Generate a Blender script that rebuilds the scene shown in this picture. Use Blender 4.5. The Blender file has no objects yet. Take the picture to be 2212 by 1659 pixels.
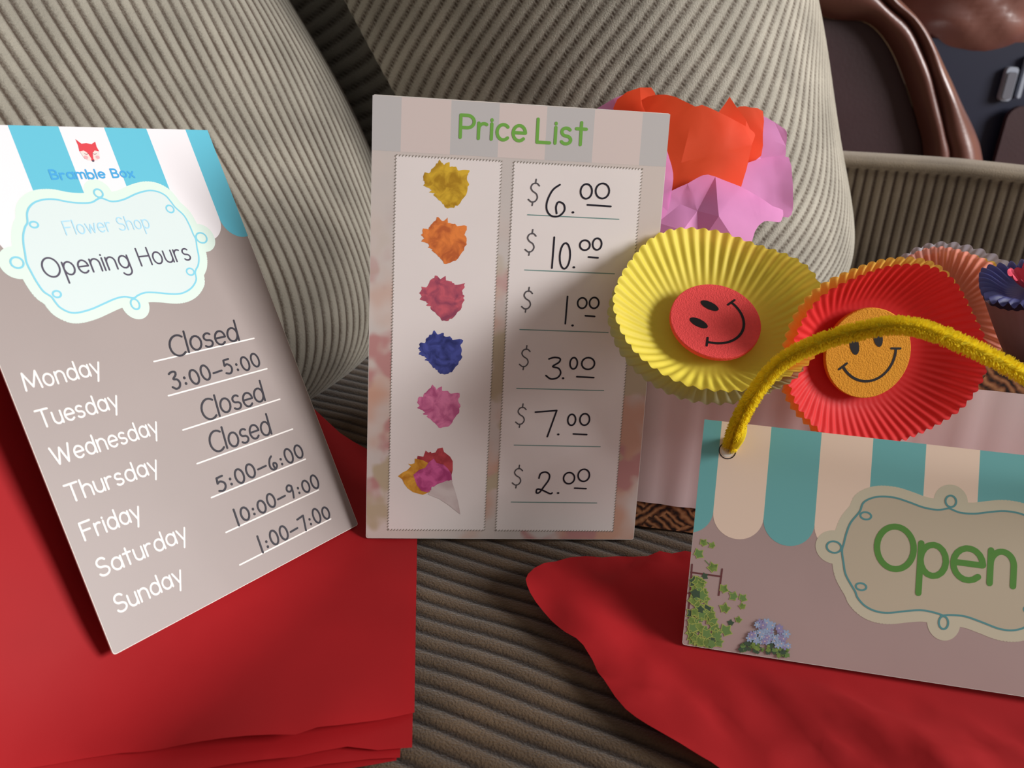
import bpy, bmesh, math, random
import numpy as np
from mathutils import Vector, Matrix, noise
from mathutils.geometry import delaunay_2d_cdt

# ------------------------------------------------------------------ camera
SC = bpy.context.scene
COL = SC.collection
PI = math.pi
SEAT = 0.45                                  # height of the seat cushion's top
EYE = Vector((0.0, 0.0, 0.714))
PITCH, ROLL = math.radians(25), math.radians(3)
CR = Matrix(((1, 0, 0), (0, math.sin(PITCH), math.cos(PITCH)), (0, math.cos(PITCH), -math.sin(PITCH)))) @ \
     Matrix(((math.cos(ROLL), -math.sin(ROLL), 0), (math.sin(ROLL), math.cos(ROLL), 0), (0, 0, 1)))
c_right, c_up, c_fwd = CR.col[0], CR.col[1], CR.col[2]
cd = bpy.data.cameras.new('camera')
cam = bpy.data.objects.new('camera', cd)
COL.objects.link(cam)
cam.matrix_world = Matrix.LocRotScale(EYE, Matrix((c_right, c_up, -c_fwd)).transposed(), None)
cd.sensor_width = 36.0
cd.lens = 36.0 * 1850 / 2212
cd.clip_start = 0.02
cd.dof.use_dof = True
cd.dof.focus_distance = 0.43
cd.dof.aperture_fstop = 17.0
SC.camera = cam

# ------------------------------------------------------------------ world, window light, exposure
wd = bpy.data.worlds.new('world')
SC.world = wd
wd.use_nodes = True
bg = wd.node_tree.nodes['Background']
bg.inputs[0].default_value = (1.0, 0.93, 0.86, 1)
bg.inputs[1].default_value = 0.24

def area(name, loc, target, sx, sy, power, col):
    L = bpy.data.lights.new(name, 'AREA')
    L.shape = 'RECTANGLE'; L.size = sx; L.size_y = sy; L.energy = power; L.color = col
    o = bpy.data.objects.new(name, L)
    COL.objects.link(o)
    o.location = loc
    o.rotation_euler = (Vector(target) - Vector(loc)).to_track_quat('-Z', 'Y').to_euler()
    return o
area('window_daylight', (4.62, -0.60, 2.40), (0.1, 0.35, 0.5), 2.05, 1.75, 365, (1.0, 0.985, 0.97))

vs = SC.view_settings
vs.view_transform = 'Standard'; vs.look = 'None'; vs.exposure = 0.0; vs.gamma = 1.0
vs.use_curve_mapping = False

# ------------------------------------------------------------------ helpers
random.seed(4)
def lin(c):
    return tuple(((v / 255) / 12.92 if v <= 10 else ((v / 255 + .055) / 1.055) ** 2.4) for v in c) + (1,)

def mat(name, rgb, rough=.6, spec=.3, vary=0.0, vscale=60, bump=0.0, bscale=600, trans=0.0, sheen=0.0, coat=0.0):
    """plain procedural surface: base colour with optional mottling, bump, and light passing through thin paper"""
    m = bpy.data.materials.new(name); m.use_nodes = True
    nt = m.node_tree; p = nt.nodes['Principled BSDF']
    p.inputs['Base Color'].default_value = lin(rgb)
    p.inputs['Roughness'].default_value = rough
    p.inputs['Specular IOR Level'].default_value = spec
    p.inputs['Sheen Weight'].default_value = sheen
    p.inputs['Coat Weight'].default_value = coat
    tc = nt.nodes.new('ShaderNodeTexCoord')
    colsock = None
    if vary:
        n = nt.nodes.new('ShaderNodeTexNoise'); n.inputs['Scale'].default_value = vscale; n.inputs['Detail'].default_value = 3
        nt.links.new(tc.outputs['Object'], n.inputs['Vector'])
        mr = nt.nodes.new('ShaderNodeMapRange'); mr.inputs[1].default_value = .3; mr.inputs[2].default_value = .7
        mr.inputs[3].default_value = 1 - vary; mr.inputs[4].default_value = 1 + vary * .5
        nt.links.new(n.outputs[0], mr.inputs[0])
        mx = nt.nodes.new('ShaderNodeVectorMath'); mx.operation = 'SCALE'
        mx.inputs[0].default_value = lin(rgb)[:3]
        nt.links.new(mr.outputs[0], mx.inputs['Scale'])
        nt.links.new(mx.outputs[0], p.inputs['Base Color']); colsock = mx.outputs[0]
    if bump:
        n2 = nt.nodes.new('ShaderNodeTexNoise'); n2.inputs['Scale'].default_value = bscale; n2.inputs['Detail'].default_value = 2
        nt.links.new(tc.outputs['Object'], n2.inputs['Vector'])
        b = nt.nodes.new('ShaderNodeBump'); b.inputs['Strength'].default_value = bump; b.inputs['Distance'].default_value = .001
        nt.links.new(n2.outputs[0], b.inputs['Height']); nt.links.new(b.outputs[0], p.inputs['Normal'])
    if trans:
        t = nt.nodes.new('ShaderNodeBsdfTranslucent'); t.inputs[0].default_value = lin(rgb)
        if colsock: nt.links.new(colsock, t.inputs[0])
        ms = nt.nodes.new('ShaderNodeMixShader'); ms.inputs[0].default_value = trans
        nt.links.new(p.outputs[0], ms.inputs[1]); nt.links.new(t.outputs[0], ms.inputs[2])
        nt.links.new(ms.outputs[0], nt.nodes['Material Output'].inputs[0])
    return m

def corduroy(name, crest, groove, speck=.25):
    """wide-wale corduroy: pile on the crests, bare ground cloth in the grooves (vertex attribute 'rib')"""
    m = bpy.data.materials.new(name); m.use_nodes = True
    nt = m.node_tree; p = nt.nodes['Principled BSDF']
    at = nt.nodes.new('ShaderNodeAttribute'); at.attribute_name = 'rib'
    tc = nt.nodes.new('ShaderNodeTexCoord')
    n = nt.nodes.new('ShaderNodeTexNoise'); n.inputs['Scale'].default_value = 900; n.inputs['Detail'].default_value = 3
    nt.links.new(tc.outputs['Object'], n.inputs['Vector'])
    n3 = nt.nodes.new('ShaderNodeTexNoise'); n3.inputs['Scale'].default_value = 22; n3.inputs['Detail'].default_value = 4
    nt.links.new(tc.outputs['Object'], n3.inputs['Vector'])
    ad = nt.nodes.new('ShaderNodeMath'); ad.operation = 'MULTIPLY_ADD'; ad.inputs[1].default_value = .55; ad.inputs[2].default_value = -.275
    nt.links.new(n.outputs[0], ad.inputs[0])
    sm = nt.nodes.new('ShaderNodeMath'); sm.operation = 'ADD'
    nt.links.new(at.outputs['Fac'], sm.inputs[0]); nt.links.new(ad.outputs[0], sm.inputs[1])
    rp = nt.nodes.new('ShaderNodeValToRGB')
    rp.color_ramp.elements[0].position = .28; rp.color_ramp.elements[0].color = lin(groove)
    rp.color_ramp.elements[1].position = .86; rp.color_ramp.elements[1].color = lin(crest)
    nt.links.new(sm.outputs[0], rp.inputs[0])
    mr = nt.nodes.new('ShaderNodeMapRange'); mr.inputs[1].default_value = .3; mr.inputs[2].default_value = .7
    mr.inputs[3].default_value = 1 - speck; mr.inputs[4].default_value = 1.0 + speck * .4
    nt.links.new(n3.outputs[0], mr.inputs[0])
    mx = nt.nodes.new('ShaderNodeVectorMath'); mx.operation = 'SCALE'
    nt.links.new(rp.outputs[0], mx.inputs[0]); nt.links.new(mr.outputs[0], mx.inputs['Scale'])
    nt.links.new(mx.outputs[0], p.inputs['Base Color'])
    p.inputs['Roughness'].default_value = .95; p.inputs['Specular IOR Level'].default_value = .1
    p.inputs['Sheen Weight'].default_value = .25; p.inputs['Sheen Roughness'].default_value = .5
    b = nt.nodes.new('ShaderNodeBump'); b.inputs['Strength'].default_value = .55; b.inputs['Distance'].default_value = .0012
    nt.links.new(n.outputs[0], b.inputs['Height']); nt.links.new(b.outputs[0], p.inputs['Normal'])
    return m

def mesh_obj(name, verts, faces, mats, parent=None, midx=None, smooth=True, attr=None):
    me = bpy.data.meshes.new(name)
    me.from_pydata([tuple(v) for v in verts], [], [tuple(f) for f in faces])
    if not isinstance(mats, (list, tuple)): mats = [mats]
    for m in mats: me.materials.append(m)
    if midx is not None: me.polygons.foreach_set('material_index', np.array(midx, dtype=np.int32))
    if smooth: me.polygons.foreach_set('use_smooth', np.ones(len(me.polygons), dtype=bool))
    if attr is not None:
        a = me.attributes.new('rib', 'FLOAT', 'POINT'); a.data.foreach_set('value', np.array(attr, dtype=np.float32))
    me.update()
    o = bpy.data.objects.new(name, me); COL.objects.link(o)
    if parent is not None: o.parent = parent
    return o

def tag(o, label=None, cat=None, group=None, kind=None):
    for k, v in (('label', label), ('category', cat), ('group', group), ('kind', kind)):
        if v: o[k] = v
    return o

def thing(name, label, cat, mw=None, group=None):
    o = bpy.data.objects.new(name, None); COL.objects.link(o)
    o.empty_display_size = .02
    if mw is not None: o.matrix_world = mw
    return tag(o, label, cat, group)

def frame(origin, x, y):
    x = Vector(x).normalized(); z = x.cross(Vector(y)).normalized(); y = z.cross(x)
    return Matrix(((x.x, y.x, z.x, origin[0]), (x.y, y.y, z.y, origin[1]), (x.z, y.z, z.z, origin[2]), (0, 0, 0, 1)))

class MB:
    """collects faces of several materials into one mesh; unit scale u"""
    def __init__(s, u=1.0): s.v, s.f, s.m, s.u, s.flat = [], [], [], u, {}
    def add(s, vs, fs, m=0):
        b = len(s.v); s.v += [tuple(c * s.u for c in p) for p in vs]
        s.f += [tuple(i + b for i in f) for f in fs]; s.m += [m] * len(fs); return s
    def box(s, a, b, m=0):
        x0, y0, z0 = a; x1, y1, z1 = b
        return s.add([(x0,y0,z0),(x1,y0,z0),(x1,y1,z0),(x0,y1,z0),(x0,y0,z1),(x1,y0,z1),(x1,y1,z1),(x0,y1,z1)],
                     [(3,2,1,0),(4,5,6,7),(0,1,5,4),(1,2,6,5),(2,3,7,6),(3,0,4,7)], m)
    def poly(s, pts, z, m=0):
        r = delaunay_2d_cdt([Vector(p[:2]) for p in pts], [], [list(range(len(pts)))], 1, 1e-6)
        s.add([(p.x, p.y, z) for p in r[0]], [f if area2(r[0], f) > 0 else f[::-1] for f in r[2]], m); return s
    def disc(s, cx, cy, rx, ry, z, m=0, n=28, rot=0):
        c, q = math.cos(rot), math.sin(rot)
        ps = [(cx + rx*math.cos(t)*c - ry*math.sin(t)*q, cy + rx*math.cos(t)*q + ry*math.sin(t)*c, z) for t in (2*PI*i/n for i in range(n))]
        s.flat.setdefault((z, m), []).append([p[:2] for p in ps]); return s
    def stroke(s, pts, w, z, m=0, closed=False):
        pts = [Vector(p[:2]) for p in pts]; h = w / 2
        segs = list(zip(pts, pts[1:])) + ([(pts[-1], pts[0])] if closed else [])
        for a, b in segs:
            d = b - a
            if d.length < 1e-7: continue
            n = Vector((-d.y, d.x)).normalized() * h
            s.flat.setdefault((z, m), []).append([(a.x-n.x,a.y-n.y),(b.x-n.x,b.y-n.y),(b.x+n.x,b.y+n.y),(a.x+n.x,a.y+n.y)])
        for p in pts: s.disc(p.x, p.y, h, h, z, m, 10)
        return s
    def tube(s, pts, r, m=0, n=10, cap=True):
        pts = [Vector(p) for p in pts]; N = len(pts); up = Vector((.13, .31, .94)); vs = []
        for i, p in enumerate(pts):
            t = (pts[min(i+1, N-1)] - pts[max(i-1, 0)]).normalized()
            a = t.cross(up).normalized(); b = t.cross(a)
            rr = r[i] if isinstance(r, (list, tuple)) else r
            vs += [p + (a*math.cos(2*PI*k/n) + b*math.sin(2*PI*k/n))*rr for k in range(n)]
        fs = [(i*n+k, i*n+(k+1) % n, (i+1)*n+(k+1) % n, (i+1)*n+k) for i in range(N-1) for k in range(n)]
        if cap: fs += [tuple(range(n))[::-1], tuple((N-1)*n+k for k in range(n))]
        return s.add(vs, fs, m)
    def union(s):
        """overlapping flat pieces of one ink and one layer become one surface"""
        for (z, m), polys in s.flat.items():
            vs_, fs_ = [], []
            for p in polys: fs_.append(list(range(len(vs_), len(vs_)+len(p)))); vs_ += [Vector(q) for q in p]
            r = delaunay_2d_cdt(vs_, [], fs_, 0, 1e-5)
            keep = [f if area2(r[0], f) > 0 else f[::-1] for f, o in zip(r[2], r[5]) if o]
            s.add([(p.x, p.y, z) for p in r[0]], keep, m)
        s.flat = {}
    def build(s, name, mats, parent=None, smooth=False):
        s.union()
        return mesh_obj(name, s.v, s.f, mats, parent, s.m, smooth)

def area2(v, f):
    return sum(v[f[i]].x*v[f[(i+1) % len(f)]].y - v[f[(i+1) % len(f)]].x*v[f[i]].y for i in range(len(f)))

def smooth_path(p, n=6, closed=False):
    p = [Vector(q) for q in p]; N = len(p); out = []
    rng = range(N if closed else N-1)
    for i in rng:
        a, b, c, d = (p[(i+k) % N] if closed else p[min(max(i+k, 0), N-1)] for k in (-1, 0, 1, 2))
        for j in range(n):
            t = j/n
            out.append(.5*((2*b) + (c-a)*t + (2*a-5*b+4*c-d)*t*t + (3*b-a-3*c+d)*t**3))
    if not closed: out.append(p[-1])
    return out

def grid_obj(name, P, rib, m, parent=None, wrap=False, **k):
    """P: rows x cols x 3 numpy array"""
    a, b = P.shape[:2]
    idx = np.arange(a*b).reshape(a, b)
    j = idx if not wrap else np.concatenate([idx, idx[:, :1]], axis=1)
    F = np.stack([j[:-1, :-1], j[:-1, 1:], j[1:, 1:], j[1:, :-1]], axis=-1).reshape(-1, 4)
    me = bpy.data.meshes.new(name)
    nv, nf = a*b, len(F)
    me.vertices.add(nv); me.vertices.foreach_set('co', P.reshape(-1).astype(np.float32))
    me.loops.add(nf*4); me.loops.foreach_set('vertex_index', F.reshape(-1).astype(np.int32))
    me.polygons.add(nf); me.polygons.foreach_set('loop_start', (np.arange(nf)*4).astype(np.int32))
    me.polygons.foreach_set('use_smooth', np.ones(nf, dtype=bool))
    me.materials.append(m)
    if rib is not None:
        at = me.attributes.new('rib', 'FLOAT', 'POINT'); at.data.foreach_set('value', rib.reshape(-1).astype(np.float32))
    me.update(calc_edges=True)
    o = bpy.data.objects.new(name, me); COL.objects.link(o)
    if parent is not None: o.parent = parent
    return o

def normals(P, wrap):
    du = (np.roll(P, -1, 1) - np.roll(P, 1, 1)) if wrap else np.gradient(P, axis=1)
    dv = np.gradient(P, axis=0)
    n = np.cross(du, dv); return n / (np.linalg.norm(n, axis=2, keepdims=True) + 1e-12)

WALE = 0.0095
def wale(c):
    r = np.abs(np.sin(PI * c / WALE)) ** .75
    return r

# sofa directions: U runs along the sofa, W from its back to its front edge
A = math.radians(22)
U = Vector((math.sin(A), math.cos(A), 0)); W = Vector((math.cos(A), -math.sin(A), 0))
Un, Wn = np.array(U), np.array(W)
def st(s, t, z=0.0):
    return U*s + W*t + Vector((0, 0, z))
def st_np(s, t, z):
    return s[..., None]*Un + t[..., None]*Wn + z[..., None]*np.array((0, 0, 1.0))

# ------------------------------------------------------------------ materials
M = {}
M['cord'] = corduroy('corduroy_grey_beige', (150, 145, 133), (80, 69, 59))
M['cord_lit'] = corduroy('corduroy_grey_beige_lit', (180, 175, 162), (96, 85, 74))  # same cloth as the other back cushion, window brightness put into the colour
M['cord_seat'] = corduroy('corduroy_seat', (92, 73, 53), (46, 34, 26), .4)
M['cord_arm'] = corduroy('corduroy_arm', (150, 137, 120), (84, 70, 63), .2)
M['sofa_wood'] = mat('dark_wood', (60, 40, 28), .5, vary=.3)
M['stock'] = mat('card_stock_white', (240, 236, 230), .5, .3, vary=.02)
M['white'] = mat('print_white', (222, 218, 222), .42, .35)
M['cream'] = mat('print_cream', (246, 222, 202), .42, .35)
M['aqua'] = mat('print_aqua', (90, 178, 201), .42, .35)
M['teal'] = mat('print_teal', (116, 186, 188), .42, .35)
M['taupe'] = mat('print_taupe', (151, 139, 136), .42, .35, vary=.03, vscale=25)
M['taupe2'] = mat('print_taupe_sign', (184, 160, 157), .42, .35, vary=.03, vscale=25)
M['plaque'] = mat('print_pale_aqua', (200, 213, 213), .42, .35)
M['plaque_rim'] = mat('print_pale_green', (202, 219, 210), .42, .35)
M['plaque2'] = mat('print_plaque_sign', (202, 190, 167), .42, .35)
M['plaque2_rim'] = mat('print_plaque_rim_sign', (212, 206, 182), .42, .35)
M['line_aqua'] = mat('print_line_aqua', (120, 192, 212), .42, .35)
M['line_teal'] = mat('print_line_teal', (96, 156, 160), .42, .35)
M['letter_pale_blue'] = mat('print_pale_blue', (160, 205, 228), .42)
M['letter_blue'] = mat('print_logo_blue', (62, 154, 208), .42)
M['letter_dark'] = mat('print_dark_violet', (72, 66, 84), .42)
M['letter_white'] = mat('print_letter_white', (226, 221, 218), .42)
M['letter_green'] = mat('print_green', (118, 176, 78), .42)
M['letter_green2'] = mat('print_green_sign', (96, 150, 72), .42)
M['letter_grey'] = mat('print_grey', (92, 88, 92), .42)
M['ink'] = mat('black_marker_ink', (30, 27, 40), .5)
M['rule'] = mat('print_rule_green', (120, 152, 148), .42)
M['tick'] = mat('print_stitch_grey', (140, 132, 122), .42)
M['fox_red'] = mat('print_fox_red', (205, 62, 72), .42)
M['fox_pink'] = mat('print_fox_pink', (240, 205, 200), .42)
M['fox_cheek'] = mat('print_fox_cheek', (236, 160, 165), .42)
M['tissue_red'] = mat('red_tissue_paper', (176, 28, 34), .65, .25, vary=.1, vscale=14, trans=.22)
M['tissue_orange'] = mat('orange_tissue_paper', (250, 88, 46), .6, .25, vary=.05, vscale=40, trans=.45)
M['tissue_pink'] = mat('pink_tissue_paper', (252, 168, 230), .6, .25, vary=.08, vscale=40, trans=.4)
M['liner_yellow'] = mat('yellow_liner_paper', (255, 236, 90), .55, .3, vary=.04, trans=.36)
M['liner_red'] = mat('red_liner_paper', (234, 54, 56), .55, .3, vary=.04, trans=.42)
M['liner_gold'] = mat('gold_liner_paper', (246, 208, 96), .55, .3, trans=.35)
M['liner_wax'] = mat('waxed_grey_green_liner', (176, 172, 140), .45, .4, trans=.5)
M['liner_peach'] = mat('peach_liner_paper', (255, 176, 160), .55, .3, vary=.05, trans=.62)
M['liner_lilac'] = mat('lilac_grey_liner', (190, 186, 200), .5, .3, trans=.4)
M['liner_blue'] = mat('blue_liner_paper', (98, 102, 170), .45, .4, vary=.1, trans=.15)
M['liner_mauve'] = mat('mauve_brown_paper', (165, 130, 140), .6, .3, vary=.08)
M['foam_coral'] = mat('coral_foam', (242, 84, 84), .85, .15, vary=.05, vscale=500, bump=.4, bscale=1500)
M['foam_orange'] = mat('orange_foam', (214, 146, 46), .85, .15, vary=.05, vscale=500, bump=.4, bscale=1500)
M['foam_pink'] = mat('pink_foam', (240, 96, 120), .85, .15)
M['print_black'] = mat('print_black', (26, 20, 22), .5)
M['chenille'] = mat('yellow_chenille', (255, 238, 60), .8, .2, vary=.08, vscale=500, trans=.45)
M['wire'] = mat('dark_wire', (48, 44, 40), .4, .5)
M['paper_stem'] = mat('green_chenille_stem', (90, 140, 70), .8, .2)
M['band'] = mat('lilac_paper_band', (244, 224, 226), .35, .4, vary=.03, vscale=20)
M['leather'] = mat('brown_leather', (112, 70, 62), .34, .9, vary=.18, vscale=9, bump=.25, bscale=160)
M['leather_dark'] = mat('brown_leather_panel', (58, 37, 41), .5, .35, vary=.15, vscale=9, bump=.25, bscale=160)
M['navy'] = mat('dark_navy_panel', (24, 28, 48), .5, .3)
M['latch'] = mat('grey_latch_plate', (98, 100, 110), .4, .4)
M['latch_rim'] = mat('pale_grey_metal', (150, 158, 172), .3, .5)
M['wall'] = mat('tan_wall_paint', (214, 176, 124), .8, .2, vary=.03, vscale=3)
M['floor'] = mat('brown_floor', (120, 92, 70), .6, .3, vary=.15, vscale=12)
M['trim'] = mat('white_trim', (225, 220, 210), .5)

def price_paper():
    """soft printed watercolour: grey-lilac with peach, rose and olive blooms towards the lower half"""
    m = bpy.data.materials.new('print_watercolour'); m.use_nodes = True
    nt = m.node_tree; p = nt.nodes['Principled BSDF']; p.inputs['Roughness'].default_value = .42
    tc = nt.nodes.new('ShaderNodeTexCoord'); sp = nt.nodes.new('ShaderNodeSeparateXYZ')
    nt.links.new(tc.outputs['Object'], sp.inputs[0])
    def noise_(sc, off):
        mp = nt.nodes.new('ShaderNodeMapping'); mp.inputs['Location'].default_value = (off, off*.7, off*.3)
        nt.links.new(tc.outputs['Object'], mp.inputs[0])
        n = nt.nodes.new('ShaderNodeTexNoise'); n.inputs['Scale'].default_value = sc; n.inputs['Detail'].default_value = 2.5
        nt.links.new(mp.outputs[0], n.inputs['Vector']); return n.outputs[0]
    def ramp(src, a, b):
        r = nt.nodes.new('ShaderNodeMapRange'); r.inputs[1].default_value = a; r.inputs[2].default_value = b; r.interpolation_type = 'SMOOTHSTEP'
        nt.links.new(src, r.inputs[0]); return r.outputs[0]
    def mixc(a, b, f):
        x = nt.nodes.new('ShaderNodeMix'); x.data_type = 'RGBA'
        for s, v in ((x.inputs[6], a), (x.inputs[7], b)):
            if isinstance(v, tuple): s.default_value = lin(v)
            else: nt.links.new(v, s)
        nt.links.new(f, x.inputs[0]); return x.outputs[2]
    def mul(a, b):
        x = nt.nodes.new('ShaderNodeMath'); x.operation = 'MULTIPLY'; nt.links.new(a, x.inputs[0]); nt.links.new(b, x.inputs[1]); return x.outputs[0]
    low = ramp(sp.outputs[1], .175, .10)
    c = mixc((214, 202, 196), (206, 198, 194), ramp(noise_(18, 0), .4, .6))
    c = mixc(c, (204, 160, 140), mul(low, ramp(noise_(24, 3), .44, .6)))
    c = mixc(c, (190, 138, 136), mul(low, ramp(noise_(42, 7), .54, .64)))
    c = mixc(c, (188, 172, 146), mul(low, ramp(noise_(34, 11), .55, .62)))
    nt.links.new(c, p.inputs['Base Color'])
    return m
M['watercolour'] = price_paper()
M['faded_stripe_grey'] = mat('print_faded_grey', (198, 195, 195), .42, .35)
M['faded_stripe_pink'] = mat('print_faded_pink', (220, 205, 201), .42, .35)
M['panel'] = mat('print_panel_white', (238, 230, 228), .42, .35, vary=.02, vscale=30)

def wicker():
    """printed picture of basketwork"""
    m = bpy.data.materials.new('wicker_print'); m.use_nodes = True
    nt = m.node_tree; p = nt.nodes['Principled BSDF']; p.inputs['Roughness'].default_value = .5
    tc = nt.nodes.new('ShaderNodeTexCoord')
    outs = []
    for ang, dist in ((.7, 4), (-.65, 5)):
        mp = nt.nodes.new('ShaderNodeMapping'); mp.inputs['Rotation'].default_value = (0, ang, 0)
        nt.links.new(tc.outputs['Object'], mp.inputs[0])
        w = nt.nodes.new('ShaderNodeTexWave'); w.bands_direction = 'Z'; w.inputs['Scale'].default_value = 80
        w.inputs['Distortion'].default_value = dist; w.inputs['Detail'].default_value = 2; w.inputs['Detail Scale'].default_value = 1.5
        nt.links.new(mp.outputs[0], w.inputs['Vector']); outs.append(w.outputs[1])
    n = nt.nodes.new('ShaderNodeTexNoise'); n.inputs['Scale'].default_value = 75
    nt.links.new(tc.outputs['Object'], n.inputs['Vector'])
    th = nt.nodes.new('ShaderNodeMath'); th.operation = 'GREATER_THAN'; th.inputs[1].default_value = .5
    nt.links.new(n.outputs[0], th.inputs[0])
    mx = nt.nodes.new('ShaderNodeMix'); nt.links.new(th.outputs[0], mx.inputs[0]); nt.links.new(outs[0], mx.inputs[2]); nt.links.new(outs[1], mx.inputs[3])
    r = nt.nodes.new('ShaderNodeValToRGB'); e = r.color_ramp.elements
    e[0].position = .25; e[0].color = lin((44, 28, 26)); e[1].position = .85; e[1].color = lin((206, 150, 104))
    k = r.color_ramp.elements.new(.5); k.color = lin((140, 88, 58))
    n5 = nt.nodes.new('ShaderNodeTexNoise'); n5.inputs['Scale'].default_value = 420; n5.inputs['Detail'].default_value = 3
    nt.links.new(tc.outputs['Object'], n5.inputs['Vector'])
    av = nt.nodes.new('ShaderNodeMix'); av.inputs[0].default_value = .5; nt.links.new(mx.outputs[0], av.inputs[2]); nt.links.new(n5.outputs[0], av.inputs[3])
    nt.links.new(av.outputs[0], r.inputs[0]); nt.links.new(r.outputs[0], p.inputs['Base Color'])
    return m
M['wicker'] = wicker()

def blot(name, c0, c1, sc=170):
    m = bpy.data.materials.new(name); m.use_nodes = True
    nt = m.node_tree; p = nt.nodes['Principled BSDF']; p.inputs['Roughness'].default_value = .42
    tc = nt.nodes.new('ShaderNodeTexCoord'); n = nt.nodes.new('ShaderNodeTexNoise'); n.inputs['Scale'].default_value = sc
    n.inputs['Detail'].default_value = 4; n.inputs['Distortion'].default_value = .8
    nt.links.new(tc.outputs['Object'], n.inputs['Vector'])
    r = nt.nodes.new('ShaderNodeValToRGB'); r.color_ramp.elements[0].position = .36; r.color_ramp.elements[1].position = .62
    r.color_ramp.elements[0].color = lin(c0); r.color_ramp.elements[1].color = lin(c1)
    nt.links.new(n.outputs[0], r.inputs[0]); nt.links.new(r.outputs[0], p.inputs['Base Color'])
    return m
PIC = {'yellow': blot('picture_yellow', (176, 132, 24), (226, 184, 52)),
       'orange': blot('picture_orange', (196, 100, 50), (244, 140, 66)),
       'rose': blot('picture_rose', (150, 70, 96), (208, 96, 112)),
       'blue': blot('picture_blue', (38, 46, 108), (76, 86, 170)),
       'pink': blot('picture_pink', (196, 92, 142), (238, 136, 182)),
       'red': blot('picture_red', (156, 46, 56), (200, 76, 84)),
       'magenta': blot('picture_magenta', (172, 60, 118), (218, 98, 160)),
       'gold': blot('picture_gold', (190, 122, 30), (232, 172, 64)),
       'lace': blot('picture_lace_cone', (196, 176, 176), (218, 206, 204), 60)}
LEAF = [blot('picture_leaf', (98, 128, 62), (132, 160, 78), 260), mat('picture_leaf_dark', (70, 92, 72), .42), mat('picture_leaf_light', (176, 188, 98), .42),
        mat('picture_leaf_mid', (112, 146, 84), .42), mat('picture_stake', (112, 62, 64), .42),
        mat('picture_bloom_blue', (158, 180, 212), .42), mat('picture_bloom_violet', (152, 146, 190), .42), mat('picture_bloom_eye', (232, 206, 196), .42)]

# ------------------------------------------------------------------ room
def struct(o): o['kind'] = 'structure'; return o
struct(MB().box((-2.5, -3.0, -.05), (4.9, 3.3, 0)).build('floor', M['floor']))
struct(MB().box((-2.5, 3.3, 0), (4.9, 3.4, 3.6)).build('wall_back', M['wall']))
wr = MB()
wr.box((4.75, -3.0, 3.3), (4.9, 3.3, 3.6)).box((4.75, -3.0, 0), (4.9, 3.3, 1.5)).box((4.75, -3.0, 1.5), (4.9, -1.67, 3.3)).box((4.75, .47, 1.5), (4.9, 3.3, 3.3))
struct(wr.build('wall_right', M['wall']))
wf = MB()
wf.box((4.74, -1.72, 1.45), (4.80, -1.65, 3.35)).box((4.74, .45, 1.45), (4.80, .52, 3.35)).box((4.74, -1.72, 3.28), (4.80, .52, 3.35)).box((4.76, -.63, 1.5), (4.80, -.57, 3.28)).box((4.70, -1.75, 1.45), (4.80, .55, 1.52))
struct(wf.build('window_1', M['trim']))
struct(MB().box((-2.5, 3.285, 0), (4.75, 3.3, .1)).build('baseboard_back', M['trim']))

# ------------------------------------------------------------------ sofa
sofa = thing('sofa', 'grey beige wide-wale corduroy sofa under all the paper crafts', 'sofa', Matrix.Translation(st(.3, -.3)))
def sofa_part(name, P_or_mb, m, rib=None, **k):
    if isinstance(P_or_mb, MB): o = P_or_mb.build(name, m)
    else: o = grid_obj(name, P_or_mb, rib, m, **k)
    o.parent = sofa; o.matrix_parent_inverse = sofa.matrix_world.inverted()
    return o
def sbox(mb, s0, s1, t0, t1, z0, z1):
    c = [st(s, t, z) for z in (z0, z1) for s, t in ((s0, t0), (s1, t0), (s1, t1), (s0, t1))]
    return mb.add(c, [(3,2,1,0),(4,5,6,7),(0,1,5,4),(1,2,6,5),(2,3,7,6),(3,0,4,7)])
bpy.context.view_layer.update()
sofa_part('base_frame', sbox(MB(), -.95, 1.17, -.9, .40, .09, .29), M['cord_seat'])
for s, t in ((-.9, -.85), (-.9, .34), (1.1, -.85), (1.1, .34)):
    sofa_part('foot', sbox(MB(), s-.035, s+.035, t-.035, t+.035, 0, .09), M['sofa_wood'])
# raked backrest frame
bk = MB()
pro = [(-.61, .29), (-.61, .45), (-.92, .86), (-1.0, .90), (-1.10, .88), (-1.12, .80), (-.95, .29)]
for s in (-.95, 1.17): bk.v += [tuple(st(s, t, z)) for t, z in pro]
n_ = len(pro)
bk.f += [tuple(range(n_)), tuple(range(n_, 2*n_))[::-1]] + [(i, i+n_, (i+1) % n_+n_, (i+1) % n_) for i in range(n_)]; bk.m += [0]*(n_+2)
sofa_part('backrest_frame', bk, M['cord_seat'])
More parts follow.
